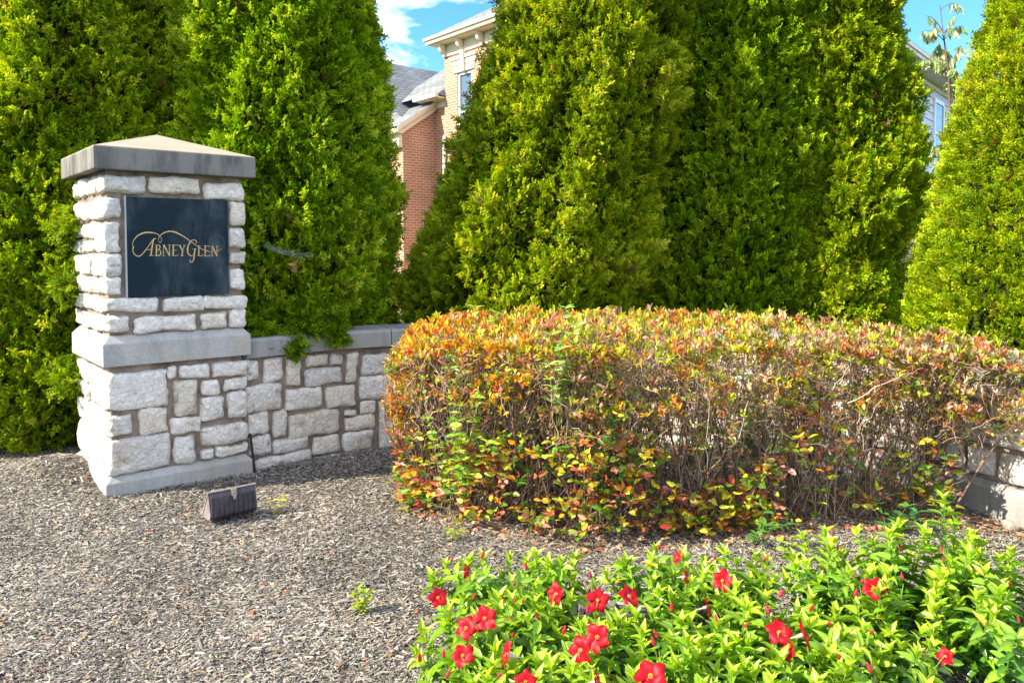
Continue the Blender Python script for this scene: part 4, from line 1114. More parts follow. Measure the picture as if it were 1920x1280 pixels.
def make_bed():
    r = np.random.default_rng(77)
    red = petal_mat('red_petals', (.32, .001, .009), (.52, .003, .012))
    orange = petal_mat('orange_throat', (.75, .12, .01), (.8, .3, .02))
    budm = petal_mat('bud_red', (.52, .01, .04), (.62, .05, .10))
    pale = petal_mat('pale_tube', (.7, .45, .45), (.75, .68, .6))
    fl = [flower_mesh(s) for s in (1, 2, 3, 4)]
    for m in fl: m.materials.append(red)
    th = lathe_mesh('throat', [(.02, -.2), (.11, -.17), (.15, -.10), (.10, -.09), (.02, -.12)]); th.materials.append(orange)
    tb = lathe_mesh('flower_tube', [(.03, -1.25), (.06, -1.1), (.07, -.8), (.15, -.5), (.16, -.28), (.13, -.15)]); tb.materials.append(pale)
    bd = lathe_mesh('bud', [(.02, 0), (.16, .12), (.24, .4), (.2, .66), (.1, .9), (.01, 1.0)], 8); bd.materials.append(budm)
    rows = [('back', 3.12, .40, [905, 1035, 1240, 1390, 1565, 1690, 1785, 1890]),
            ('middle', 2.68, .345, [890, 990, 1115, 1265, 1405, 1545, 1690, 1870]),
            ('front', 2.30, .33, [890, 1000, 1130, 1275, 1420, 1540, 1640])]
    plants = []
    for row, d, h, pxs in rows:
        for k, px in enumerate(pxs):
            dd = d + r.normal(0, .05) + (.06 if row == 'back' and px > 1500 else 0)
            plants.append(dict(row=row, k=k, n=len(pxs), x=(px - 960) / 1440 * dd, y=dd, h=(h if row != 'back' else [.29, .29, .375, .36, .41, .42, .40, .35][k]) * r.uniform(.9, 1.08) * (.9 if row == 'middle' and k < 3 else 1), fl=[], bd=[]))
    XY = np.array([(p['x'], p['y']) for p in plants])
    FL = [(822, 1119, .9, 0), (871, 1176, 1.05, 0), (908, 1158, 1.1, 0), (1040, 1113, 1, 0), (1121, 1124, 1.05, 0), (1182, 1115, 1.1, 0), (1288, 1080, .8, 1), (1354, 1087, 1.05, 0), (1268, 1044, .7, 1), (877, 1070, .7, 1), (1118, 1194, 1.15, 0), (1085, 1219, 1.1, 0), (867, 1227, .95, 0), (945, 1226, 1.1, 1), (1219, 1264, 1.25, 0), (1329, 1136, .8, 1), (985, 1277, .8, 0), (1688, 1017, .9, 1), (1637, 1102, 1.0, 0), (1664, 1099, .6, 1), (1461, 1183, 1.1, 0), (1511, 1188, 1.05, 1), (1475, 1222, .7, 1), (1771, 1229, .7, 1), (1123, 1276, .7, 1)]
    BD = [(845, 1052), (902, 1047), (964, 1097), (988, 1068), (1108, 1083), (948, 1123), (962, 1129), (980, 1132), (886, 1124), (1055, 1189), (963, 1194), (833, 1233), (788, 1240), (836, 1271), (932, 1272), (1012, 1160), (1102, 1150), (1260, 1147), (1345, 1165), (1233, 1196), (1228, 1211), (1340, 1050), (1235, 1028), (1430, 1052), (1571, 1031), (1564, 1044), (1645, 994), (1664, 1011), (1767, 1053), (1766, 1037), (1612, 1091), (1694, 1088), (1441, 1151), (1518, 1146), (1630, 1187), (1562, 1175), (1573, 1236), (1635, 1261), (1893, 1098), (1912, 1168), (1460, 1119), (1395, 1175), (1602, 1118)]
    def depth_for(py):
        b = (526 - py) / 1440.0; p = math.radians(2.4)
        sl = (-math.sin(p) + b * math.cos(p)) / (math.cos(p) + b * math.sin(p))
        return float(np.clip((.345 - 1.6) / sl, 2.05, 3.3))
    for (px, py, s, side) in FL:
        q = ray_at(px, py, depth_for(py)); i = int(np.argmin(((XY - q[:2]) ** 2).sum(1))); plants[i]['fl'].append((q, s, side))
    for (px, py) in BD:
        q = ray_at(px, py, depth_for(py) + .02); i = int(np.argmin(((XY - q[:2]) ** 2).sum(1))); plants[i]['bd'].append(q)
    words = ['no open bloom', 'one red bloom', 'two red blooms', 'three red blooms', 'four red blooms', 'five red blooms', 'six red blooms']
    ords = ['first', 'second', 'third', 'fourth', 'fifth', 'sixth', 'seventh', 'eighth']
    for p in plants:
        nf = len(p['fl'])
        lab = 'leafy bright green plant with %s, %s from the left in the %s row' % (words[nf], ords[p['k']], p['row'])
        T = thing('flowering_plant', lab, 'plant', (p['x'], p['y'], 0), 0, 'red flowering plants in the front bed')
        bag = Bag(); polys = []; rads = []
        c = np.array([p['x'], p['y'], 0]); Rr = .20
        ns = {'back': 16, 'middle': 18, 'front': 17}[p['row']]
        ends = []
        for s in range(ns):
            a = r.random() * 6.283; rr = Rr * math.sqrt(r.random()) * 1.15
            e = np.array([rr * math.cos(a), rr * math.sin(a), p['h'] * r.uniform(.5, 1.06) * (1 - .3 * (rr / .25) ** 2)])
            if p['row'] == 'back' and p['k'] == 6 and s < 3:
                e = np.array([.02 + .05 * s, .05, .52 - .1 * s])
            ends.append((e, True))
        for q, s_, side in p['fl']: ends.append((q - c, False))
        for q in p['bd']: ends.append((q - c - np.array([0, 0, .012]), 'bud'))
        for e, leafy in ends:
            b0 = np.array([r.normal(0, .035), r.normal(0, .035), 0.0])
            m_ = b0 * .5 + e * .5 + np.array([0, 0, .03]); m_[:2] = b0[:2] + (e[:2] - b0[:2]) * .62
            t = np.linspace(0, 1, 9)[:, None]
            P = (1 - t) ** 2 * b0 + 2 * t * (1 - t) * m_ + t * t * e
            polys.append(P); rads.append(np.linspace(.0034, .0016, 9))
            L = np.linalg.norm(np.diff(P, axis=0), axis=1).sum()
            nn = max(3, int(L / .034))
            ts = np.linspace(.22, .97 if leafy is True else .8, nn)
            az0 = r.random() * 6.28
            for i, tt in enumerate(ts):
                k = tt * 8; i0 = min(7, int(k)); pos = P[i0] + (P[i0 + 1] - P[i0]) * (k - i0)
                T_ = norm((P[i0 + 1] - P[i0])[None])[0]
                az = az0 + i * math.pi / 2 + r.normal(0, .2)
                A = norm(np.cross(T_, [.3, .8, .2])[None])[0]; B_ = np.cross(T_, A)
                for sgn in (0, math.pi):
                    dirn = math.cos(az + sgn) * A + math.sin(az + sgn) * B_
                    lift = .25 + .75 * tt ** 2 + r.normal(0, .12)
                    Yd = norm((dirn + T_ * lift)[None])
                    Zh = norm((T_ - dirn * lift * .8)[None]) + r.normal(0, .12, (1, 3))
                    ln = (.082 - .026 * max(0, tt - .6) / .4) * r.uniform(.58, 1.2)
                    young = np.clip((tt - .55) / .42, 0, 1) * r.uniform(.5, 1.1)
                    col = np.array(DARK) * (1 - young) + np.array(LIME) * young
                    if r.random() < .3: col = np.array(MID) * r.uniform(.7, 1.25)
                    if r.random() < .015: col = np.array([(.55, .46, .05), (.34, .24, .07)][int(r.random() < .4)])
                    bag.leaves(L_MAND if r.random() < .6 else L_MAND2, pos[None], Yd, Zh, ln, ln * r.uniform(.36, .46), (col * r.uniform(.8, 1.2))[None].clip(.01, .8), None, .3)
            if leafy is True:     # upright tuft on the tip
                for j in range(4):
                    a = az0 + j * math.pi / 2
                    Yd = norm(np.array([[math.cos(a) * .42, math.sin(a) * .42, 1.0]]) + r.normal(0, .12, (1, 3)))
                    Zh = np.array([[-math.cos(a), -math.sin(a), .42]])
                    ln = r.uniform(.042, .066)
                    bag.leaves(L_MAND, e[None], Yd, Zh, ln, ln * .34, (np.array(LIME) * r.uniform(.85, 1.2))[None], None, .15)
        bag.build('foliage', M['flower_leaf'], T, smooth=True)
        v, f = tube_np(polys, rads, 5)
        mesh_np('stems', v, f, M['twig'], T, np.broadcast_to(np.array([.13, .2, .04]), v.shape), smooth=True)
        for q, s_, side in p['fl']:
            o = bpy.data.objects.new('flower', fl[r.integers(0, 4)]); link(o, T)
            nrm = Vector((r.normal(-.25, .3), -r.uniform(.5, 1.0), r.uniform(.35, .9))) if not side else Vector((r.choice([-1.0, 1.0]) * r.uniform(.8, 1.2), -r.uniform(.1, .5), r.uniform(.2, .7)))
            qn = nrm.to_track_quat('Z', 'Y') @ Matrix.Rotation(r.random() * 6.28, 3, 'Z').to_quaternion()
            S = .041 * s_
            o.matrix_local = Matrix.LocRotScale(Vector(q - c), qn, Vector((S, S, S)))
            for me_, nm in ((th, 'throat'), (tb, 'flower_tube')):
                link(bpy.data.objects.new(nm, me_), o)
        for q in p['bd']:
            o = bpy.data.objects.new('bud', bd); link(o, T)
            nrm = Vector((r.normal(0, .5), r.normal(-.1, .5), 1.0))
            S = r.uniform(.024, .036)
            o.matrix_local = Matrix.LocRotScale(Vector(q - c), nrm.to_track_quat('Z', 'Y'), Vector((S * .8, S * .8, S)))
make_bed()

# ------------------------------------------------------------------ weeds and seedlings
L_OVAL = leaf_tpl([0, .2, .5, .8, 1], [.12, .8, 1.0, .62, .05], .25, .2)
def weed(name, label, cat, base, ends, ln, wd, cols, seed, step=.045, tuft=3, group=None, stem=(.16, .2, .06), tpl=None, rad=.0022):
    r = np.random.default_rng(seed); base = np.array(base, float)
    T = thing(name, label, cat, tuple(base), 0, group)
    bag = Bag(); polys = []; rads = []
    for e in ends:
        e = np.array(e, float) - base
        b0 = r.normal(0, .012, 3) * [1, 1, 0]
        mid = (b0 + e) / 2 + r.normal(0, .02, 3) + np.array([0, 0, .12 * np.linalg.norm(e[:2])])
        t = np.linspace(0, 1, 8)[:, None]
        P = (1 - t) ** 2 * b0 + 2 * t * (1 - t) * mid + t * t * e
        polys.append(P); rads.append(np.linspace(rad, rad * .5, 8))
        L = np.linalg.norm(np.diff(P, axis=0), axis=1).sum(); n = max(2, int(L / step)); az = r.random() * 6
        for i, tt in enumerate(np.linspace(.2, 1, n)):
            k = min(6.999, tt * 7); i0 = int(k); pos = P[i0] + (P[i0 + 1] - P[i0]) * (k - i0)
            for j in range(2 if i < n - 1 else tuft):
                a = az + i * 1.571 + j * 6.283 / (2 if i < n - 1 else tuft) + r.normal(0, .3)
                d = np.array([math.cos(a), math.sin(a), r.uniform(.1, .7)])
                c = np.array(cols[r.integers(0, len(cols))]) * r.uniform(.8, 1.2)
                s = r.uniform(.7, 1.2)
                bag.leaves(tpl or L_OVAL, pos[None], norm(d[None]), np.array([[-d[0] * .5, -d[1] * .5, 1.0]]) + r.normal(0, .25, (1, 3)), ln * s, wd * s, c[None].clip(.005, .8))
    bag.build('foliage', M['weed_leaf'], T)
    v, f = tube_np(polys, rads, 5)
    mesh_np('stems', v, f, M['twig'], T, np.broadcast_to(np.array(stem), v.shape), smooth=True)
    return T

def make_weeds():
    PG = [(.36, .55, .13), (.45, .62, .18), (.26, .46, .09)]
    W = ray_at
    g0 = lambda px, py: np.array([*W(px, py, 1)[:2], 0])
    weed('vine', 'pale green vine climbing out of the orange left end of the hedge top', 'vine', (-.40, 4.75, .55), [W(893, 576, 4.75), W(930, 586, 4.7), W(845, 640, 4.52), W(862, 650, 4.48), W(900, 632, 4.5), W(866, 688, 4.42), W(838, 655, 4.5)], .062, .032, PG, 31, .07)
    weed('vine', 'pale green vine poking up from the hedge top near its middle', 'vine', (.27, 4.3, .6), [W(1062, 578, 4.4), W(1080, 596, 4.3), W(1035, 628, 4.12), W(1028, 685, 4.06), W(1050, 655, 4.08), W(1082, 612, 4.2)], .075, .038, PG, 32, .06)
    weed('vine', 'round leaved green vine in the left face of the hedge at mid height', 'vine', (-.3, 4.4, .1), [W(840, 745, 4.3), W(895, 745, 4.28), W(860, 760, 4.28), W(800, 785, 4.4), W(850, 800, 4.28), W(915, 830, 4.24), W(865, 815, 4.27)], .05, .04, [(.32, .52, .06), (.20, .40, .03), (.40, .58, .10)], 33, .055)
    weed('vine', 'dark green leafy shoots inside the hedge front right of its middle', 'vine', (.5, 4.3, .05), [W(1145, 765, 4.12), W(1130, 820, 4.08), W(1150, 790, 4.1), W(1165, 880, 4.06)], .055, .032, [(.05, .16, .03), (.08, .22, .03)], 34, .05)
    weed('weed', 'pale green weed at the left foot of the hedge', 'weed', (-.63, 4.72, 0), [W(772, 890, 4.68), W(752, 925, 4.62), W(790, 915, 4.68), W(770, 925, 4.6), W(760, 955, 4.62)], .062, .026, [(.26, .38, .07), (.20, .32, .05), (.33, .40, .06)], 35, .06)
    weed('weed', 'dark green compound leaved weed under the right end of the hedge', 'weed', (2.15, 4.3, 0), [W(1650, 945, 4.35), W(1680, 975, 4.2), W(1720, 960, 4.25), W(1735, 985, 4.2), W(1665, 985, 4.2), W(1700, 950, 4.3)], .07, .03, [(.05, .17, .05), (.07, .22, .05)], 36, .045, rad=.0018)
    weed('weed', 'dark lobed leaved weed at the shaded foot of the hedge', 'weed', (1.3, 4.1, 0), [W(1430, 962, 4.05), W(1415, 1000, 4.0), W(1450, 990, 4.0), W(1432, 985, 3.98), W(1470, 985, 4.02)], .065, .024, [(.07, .2, .03), (.11, .26, .03)], 37, .05)
    weed('weed', 'sunlit yellow green weeds seen through the hedge at the foot of the wall', 'weed', (1.75, 5.85, 0), [(1.5 + .5 * k / 9, 5.85 + .1 * math.sin(k * 2.2), .25 + .3 * abs(math.sin(k * 1.7))) for k in range(10)], .075, .036, [(.30, .40, .03), (.22, .34, .03)], 38, .05)
    q = g0; h = lambda px, py: np.array([W(px, py, 1)[0], 1.0, 0]) 
    def gp(px, py):
        p = W(px, py, 1.0) - np.array([0, 0, 1.6]); t = -1.6 / p[2]; return np.array([p[0] * t, p[1] * t, 0.0])
    b = gp(678, 1152)
    weed('seedling', 'small bright green seedling alone on the open mulch', 'seedling', b, [b + np.array([dx, dy, z]) for dx, dy, z in ((-.015, 0, .115), (.012, -.01, .11), (-.035, 0, .09), (.03, .01, .075), (.0, -.02, .06), (.02, .02, .09))], .034, .015, [(.36, .44, .03), (.24, .36, .03), (.44, .46, .04)], 41, .022, group='seedlings on the mulch', rad=.0014)
    b = gp(522, 955)
    weed('seedling', 'tiny yellow seedling beside the ground floodlight', 'seedling', b, [b + np.array([dx, dy, z]) for dx, dy, z in ((-.045, 0, .05), (.0, -.01, .06), (.035, .0, .085), (.04, -.01, .06))], .04, .017, [(.62, .52, .03), (.5, .5, .04)], 42, .03, group='seedlings on the mulch', rad=.0014)
    b = gp(1162, 1092)
    weed('seedling', 'yellow green sprig sprouting between the flowers and the hedge', 'seedling', b, [b + np.array([dx, dy, z]) for dx, dy, z in ((-.06, 0, .04), (.0, -.02, .06), (.05, .0, .06), (.03, -.04, .05))], .042, .02, [(.36, .38, .04), (.45, .4, .05)], 43, .03, rad=.0014)
    b = gp(852, 1012)
    weed('seedling', 'small lime seedling on bare brown leaf litter under the hedge', 'seedling', b, [b + np.array([dx, dy, z]) for dx, dy, z in ((-.03, 0, .05), (.01, -.01, .09), (.035, .0, .05))], .042, .022, [(.36, .42, .06), (.26, .38, .05)], 44, .03, rad=.0014)
    b = gp(1475, 1052)
    weed('seedling', 'lime round leaved seedling in the shade behind the flowers', 'seedling', b, [b + np.array([dx, dy, z]) for dx, dy, z in ((-.03, 0, .1), (.02, -.01, .12), (.04, .0, .08))], .045, .032, [(.34, .44, .05), (.26, .38, .05)], 45, .035, rad=.0014)
make_weeds()

# ------------------------------------------------------------------ ground floodlights, cable, small things
def make_lights():
    body = plain_mat('bronze_paint', (.042, .035, .042), .5, .4, nscale=22, namt=.5, bscale=160, bstr=.25)
    rim = plain_mat('weathered_rim', (.24, .205, .18), .65, .3, nscale=18, namt=.4)
    side = plain_mat('end_plate', (.20, .16, .155), .65, .3, nscale=18, namt=.35)
    steel = plain_mat('steel_latch', (.45, .42, .36), .35, .5, .8)
    glass = plain_mat('lamp_glass', (.05, .055, .06), .08, .6)
    def light(loc, rz, label, proto=None):
        T = thing('floodlight', label, 'floodlight', loc, rz, 'floodlights set in the planting bed')
        if proto is not None:
            for ch in proto.children:
                c = ch.copy(); COL.objects.link(c); c.parent = T
                for g_ in ch.children:
                    d = g_.copy(); COL.objects.link(d); d.parent = c
            return T
        w = .135
        fz = np.array([.0, .19]); fb = np.array([.105, .03])     # frame: top edge, foot (y,z)
        d = norm((fb - fz)[None])[0]; n = np.array([d[1], -d[0]]);  n = n if n[0] > 0 else -n
        m = MB()          # lens frame
        p = [fz, fb, fb + n * .012, fz + n * .012]
        m.prism([(-w - .008, a, b) for a, b in p], (2 * w + .016, 0, 0)); fr = m.build('lens_frame', rim, T, bevel=.003)
        g = MB(); q = [fz + d * .015 + n * .0135, fb - d * .015 + n * .0135, fb - d * .015 + n * .0165, fz + d * .015 + n * .0165]
        g.prism([(-w + .01, a, b) for a, b in q], (2 * w - .02, 0, 0)); g.build('lens', glass, fr)
        m = MB()          # wedge shaped ribbed housing
        prof = [fz + d * .004 - n * .001, fb - d * .004 - n * .001, (.06, .022), (-.012, .03), (-.03, .055), (-.018, .16)]
        m.prism([(-w + .004, a, b) for a, b in prof], (2 * w - .008, 0, 0))
        for k in range(9):
            x = -w + .022 + k * (2 * w - .044) / 8
            rp = [(-.024, .155), (-.039, .056), (-.017, .022), (.03, .014), (.03, .03), (-.01, .15)]
            m.prism([(x - .0025, a, b) for a, b in rp], (.005, 0, 0))
        m.build('housing', body, T, bevel=.0015)
        for s in (-1, 1):
            e = MB(); pr2 = [fz + d * .02 - n * .002, fb - d * .01 - n * .002, (.055, .026), (-.008, .034), (-.024, .058)]
            e.prism([(s * (w - .002), a, b) for a, b in pr2], (s * .006, 0, 0)); e.build('end_plate', side, T)
        l = MB(); l.box(-.012, .012, -.036, -.006, .155, .185); l.box(-.008, .008, -.04, -.03, .137, .159); l.box(-.014, .014, -.03, .012, .182, .196)
        l.build('latch', steel, T, bevel=.002)
        k = MB(); k.box(-.02, .02, -.012, .03, -.02, .035); k.tube([(-.028, .01, .018), (.028, .01, .018)], [.013, .013], 10)
        k.build('bracket', body, T, bevel=.002)
        return T
    def gp(px, py):
        p = ray_at(px, py, 1.0) - np.array([0, 0, 1.6]); t = -1.6 / p[2]; return np.array([p[0] * t, p[1] * t, 0.0])
    b = gp(437, 975)
    L0 = light((b[0], b[1], 0.0), PANG, 'ribbed bronze floodlight on the mulch in front of the stone pillar')
    light((.40, 3.0, 0.0), math.radians(-18), 'floodlight half buried among the red flowering plants', L0)
    light((2.90, 3.97, -0.01), math.radians(-68), 'tan rimmed floodlight by the right wall foot, cut off by the frame', L0)
    c = MB(); f3 = lambda s, t, z: (PC[0] + PF[0] * s + PB[0] * t, PC[1] + PF[1] * s + PB[1] * t, z)
    c.tube([f3(.478, -.425, .27), f3(.484, -.45, .13), f3(.489, -.48, -.02)], [.0085] * 3, 8)
    tag(c.build('cable', plain_mat('black_rubber', (.012, .012, .013), .6), smooth=True), 'black cable running down the right corner of the pillar plinth', 'cable')
    # pebbles and scrap
    rk = np.random.default_rng(4)
    pm = M['stone']
    for (px, py, s, lab) in ((1888, 1232, .05, 'pale rock in the shade beneath the flowers at the bottom right'), (1896, 990, .04, 'whitish stone on the mulch beside the right wall plinth')):
        q = gp(px, py); v, f = stone(q[0] - s, q[0] + s, -.01, s * .9, q[1] - s * .7, q[1] + s * .7, 900 + px, .012)
        o = mesh_np('rock', v, f, pm, None, np.broadcast_to(np.array([.5, .46, .4]), v.shape), smooth=True)
        tag(o, lab, 'rock')
    q = gp(655, 862); t = MB()
    t.quad(q + [-.03, 0, .018], q + [.0, -.01, .03], q + [.012, .012, .024], q + [-.02, .02, .014]); t.quad(q + [.0, -.01, .03], q + [.035, -.005, .016], q + [.03, .015, .02], q + [.012, .012, .024])
    tag(t.build('foil_scrap', plain_mat('foil', (.55, .68, .75), .3, .6)), 'small crumpled pale blue scrap on the shaded mulch by the wall', 'scrap')
    # cobweb and a caught dead leaf on the second evergreen
    r = np.random.default_rng(5); polys = []
    A = ray_at(488, 457, 5.86); B_ = ray_at(594, 477, 5.86)
    for k in range(24):
        u0 = r.random() * .3; u1 = .6 + r.random() * .4
        p0 = A + (B_ - A) * u0 + [0, r.normal(0, .05), r.normal(0, .012)]; p1 = A + (B_ - A) * u1 + [0, r.normal(0, .05), r.normal(0, .012)]
        t_ = np.linspace(0, 1, 7)[:, None]; P = p0 + (p1 - p0) * t_; P[:, 2] -= .045 * np.sin(t_[:, 0] * math.pi) * r.uniform(.4, 1.1); polys.append(P)
    v, f = tube_np(polys, [np.full(7, .00028)] * len(polys), 3)
    tag(mesh_np('cobweb', v, f, plain_mat('spider_silk', (.55, .6, .62), .4)), 'sagging grey cobweb across the sprays of the evergreen behind the pillar', 'cobweb')
    bg_ = Bag(); q = ray_at(553, 502, 5.84); n = 7
    bg_.leaves(L_ROUND, q + r.normal(0, .012, (n, 3)), norm(r.normal(0, 1, (n, 3))), norm(r.normal(0, 1, (n, 3))), .05, .025, pal_mix(r, n, [(.5, .28, .14), (.42, .2, .09)], [1, 1]))
    tag(bg_.build('dead_leaf', M['weed_leaf']), 'curled brown dead leaf caught in the green sprays below the cobweb', 'leaf')
make_lights()

# ------------------------------------------------------------------ houses
def uvquad(bag, pts, us):
    b = bag['n']; bag['v'] += pts; bag['uv'] += us; bag['f'].append((b, b + 1, b + 2, b + 3)); bag['n'] += 4
def newbag(): return dict(v=[], f=[], uv=[], n=0)
def wallq(bag, a, b, z0, z1):
    L = math.hypot(b[0] - a[0], b[1] - a[1])
    uvquad(bag, [(a[0], a[1], z0), (b[0], b[1], z0), (b[0], b[1], z1), (a[0], a[1], z1)], [(0, z0), (L, z0), (L, z1), (0, z1)])
def bbuild(bag, name, mat, parent): return mesh_np(name, np.array(bag['v']), np.array(bag['f']), mat, parent, uv=np.array(bag['uv']))
def roofq(bag, p, ax):
    """quad with shingle uv: u along ax (index), v up the slope"""
    P = np.array(p, float); us = []
    for q in P:
        u = q[ax]; w = math.hypot(*(q[[i for i in range(3) if i != ax]] - P[0][[i for i in range(3) if i != ax]]))
        us.append((u, w))
    uvquad(bag, [tuple(q) for q in P], us)

def make_houses():
    brick = brick_mat('red_brick', (.47, .20, .11), (.38, .15, .085), (.50, .42, .32), .203, .0677, .011)
    shingle = brick_mat('grey_shingles', (.23, .245, .25), (.17, .18, .19), (.06, .065, .07), .32, .14, .011, .9)
    trim = plain_mat('cream_trim', (.70, .62, .47), .6, .3)
    white = plain_mat('white_paint', (.78, .78, .75), .5, .4)
    glass = plain_mat('window_glass', (.10, .14, .17), .05, .6)
    H = thing('brick_house', 'brick house with cream bracketed cornice and grey shingle roofs behind the evergreens', 'house', (-1.736, 20, 0), math.atan2(-.76, .65))
    b = newbag()
    wx0, wx1, wz0, wz1 = .55, 1.15, 4.1, 6.02
    wallq(b, (0, 0), (wx0, 0), -.1, 6.5); wallq(b, (wx1, 0), (6, 0), -.1, 6.5)
    wallq(b, (wx0, 0), (wx1, 0), -.1, wz0); wallq(b, (wx0, 0), (wx1, 0), wz1, 6.5)
    wallq(b, (wx0, 0), (wx0, .1), wz0, wz1); wallq(b, (wx1, .1), (wx1, 0), wz0, wz1)
    wallq(b, (0, .167), (0, 0), -.1, 6.5); wallq(b, (0, 5), (0, .167), 5.3, 6.9); wallq(b, (6, 0), (6, 5), -.1, 6.9)
    wallq(b, (-.647, .167), (0, .167), -.1, 5.6)
    wallq(b, (-.647, -.86), (-.647, .167), -.1, 4.62)
    # gable end of the wing under the rake
    uvquad(b, [(-.647, -.86, 4.62), (-.647, .167, 4.62), (-.647, .167, 5.30), (-.647, -.86, 4.621)], [(0, 4.62), (1.03, 4.62), (1.03, 5.30), (0, 4.621)])
    wallq(b, (-7, -.86), (-.647, -.86), -.1, 4.62)
    bbuild(b, 'brick_wall', brick, H)
    # cornice frieze, fascia, soffit
    t = MB(); t.box(-.03, 6, -.035, .12, 6.5, 6.62); t.box(-.012, 6, -.015, .12, 6.62, 6.82); t.box(-.02, 6, -.022, .1, 6.74, 6.755)
    t.build('frieze', trim, H, bevel=.004)
    t = MB(); t.box(-.27, 6.4, -.27, .1, 6.80, 6.85); t.box(-.27, .1, .1, 5, 6.80, 6.85); t.build('soffit', trim, H)
    t = MB(); t.box(-.36, 6.5, -.36, -.27, 6.82, 6.95); t.box(-.36, -.27, -.27, 5.4, 6.82, 6.95); t.box(-.40, 6.5, -.41, -.31, 6.91, 6.98); t.box(-.41, -.32, -.31, 5.4, 6.91, 6.98); t.build('gutter', trim, H, bevel=.01)
    for x in (.05, .8, 1.6, 2.4, 3.2):
        k = MB()
        arc = [(-.25, 6.80), (-.25, 6.76)] + [(-.225 + .15 * (1 - math.cos(a)), 6.76 - .18 * math.sin(a)) for a in np.linspace(.1, 1.5, 6)] + [(-.075, 6.5), (-.036, 6.5), (-.036, 6.80)]
        k.prism([(x - .05, y, z) for y, z in arc], (.10, 0, 0)); k.build('bracket', trim, H)
    # hip roof of the tower
    rb = newbag(); e = .385
    A, Bc, Cc, D = (-e, -e, 6.975), (6.5, -e, 6.975), (6.5, 5.5, 6.975), (-e, 5.5, 6.975); a1 = (2.6, 2.5, 8.75); a2 = (3.4, 2.5, 8.75)
    roofq(rb, [A, Bc, a2, a1], 0); roofq(rb, [D, A, a1, a1], 1); roofq(rb, [Bc, Cc, a2, a2], 1); roofq(rb, [Cc, D, a1, a2], 0)
    # wing roofs: steep main slope, the lower slope over the bump-out
    sl = .877; zA = lambda x: 7.08 - sl * (x + 3.5)
    roofq(rb, [(-.9, -3, zA(-.9)), (-.9, 9, zA(-.9)), (-3.5, 9, 7.08), (-3.5, -3, 7.08)], 1) if False else roofq(rb, [(-1.2, -.55, zA(-1.2)), (-.2, 6, zA(-.2)), (-3.5, 6, 7.08), (-3.5, -1.2, 7.08)], 1)
    roofq(rb, [(-7, -1.2, 3.9), (-3.5, -1.2, 7.08), (-3.5, 6, 7.08), (-7, 6, 3.9)], 1)
    roofq(rb, [(-4.5, -1.07, 4.72), (-.55, -1.07, 4.72), (-.55, .167, 5.55), (-4.5, .167, 5.55)], 0)
    roofq(rb, [(-2.6, -.2, 5.58), (0.0, -.2, 5.58), (0.0, 2.4, 7.32), (-2.6, 2.4, 7.32)], 0)
    bbuild(rb, 'roof', shingle, H)
    t = MB()      # rake board, eave return, gutter of the upper slope
    t.prism([(-.56, -1.09, 4.69), (-.56, .16, 5.53), (-.56, .16, 5.42), (-.56, -1.09, 4.58)], (.03, 0, 0))
    t.prism([(-.645, -1.0, 4.62), (-.645, .16, 5.42), (-.645, .16, 5.26), (-.645, -.9, 4.56)], (.06, 0, 0))
    t.box(-1.6, -.58, -1.12, -.865, 4.55, 4.66); t.box(-1.6, -.66, -.98, -.868, 4.2, 4.55)
    t.box(-1.05, -.002, -.3, -.2, 5.48, 5.58); t.box(-.98, -.002, -.2, .16, 5.46, 5.50); t.box(-.64, -.002, .13, .164, 5.3, 5.46)
    t.build('rake_trim', trim, H)
    t = MB(); t.tube([(.05, -.04, 4.5), (.05, -.05, 4.3), (.05, -.05, 0)], [.045] * 3, 8); t.build('downspout', white, H, smooth=True)
    # window with lintel and keystone
    w = MB()
    for (x0, x1, z0, z1) in ((wx0, wx0 + .06, wz0, wz1), (wx1 - .06, wx1, wz0, wz1), (wx0 + .06, wx1 - .06, wz1 - .07, wz1), (wx0 + .06, wx1 - .06, wz0, wz0 + .07), (wx0 + .06, wx1 - .06, 5.0, 5.05)): w.box(x0, x1, .03, .095, z0, z1)
    wf = w.build('window', white, H); g = MB(); g.box(wx0 + .05, wx1 - .05, .07, .08, wz0 + .05, wz1 - .05); g.build('pane', glass, wf)
    l = MB(); l.box(.42, 1.28, -.03, .01, 6.02, 6.2); l.box(.36, 1.34, -.05, .01, 6.2, 6.27); l.box(.33, 1.37, -.075, .01, 6.33, 6.40); l.box(.36, 1.34, -.04, .01, 6.27, 6.33)
    l.prism([(.77, -.11, 6.5), (.93, -.11, 6.5), (.905, -.085, 6.0), (.795, -.085, 6.0)], (0, .1, 0)); l.build('lintel', trim, H)

    S = thing('siding_house', 'house with pale lap siding above brick, glimpsed past the brightest evergreen', 'house', (10.63, 19.14, 0), math.atan2(.755, .656))
    y0 = .42
    s = newbag(); z = 2.9
    while z < 5.72:
        h = min(.2, 5.74 - z)
        uvquad(s, [(-7, y0 - .022, z), (7, y0 - .022, z), (7, y0, z + h), (-7, y0, z + h)], [(0, 0), (1, 0), (1, 1), (0, 1)])
        uvquad(s, [(-7, y0, z), (7, y0, z), (7, y0 - .022, z), (-7, y0 - .022, z)], [(0, 0), (1, 0), (1, 1), (0, 1)])
        z += .2
    bbuild(s, 'siding', plain_mat('grey_white_siding', (.50, .52, .53), .55, .3), S)
    b = newbag(); wallq(b, (-7, y0), (7, y0), -.1, 2.9); wallq(b, (7, y0), (7, 8), -.1, 5.7); wallq(b, (-7, 8), (-7, y0), -.1, 5.7)
    bbuild(b, 'brick_wall', brick, S)
    t = MB(); t.box(-7.3, 7.3, -.04, .05, 5.85, 5.98); t.box(-7.3, 7.3, -.075, .0, 5.93, 6.02); t.build('gutter', trim, S, bevel=.01)
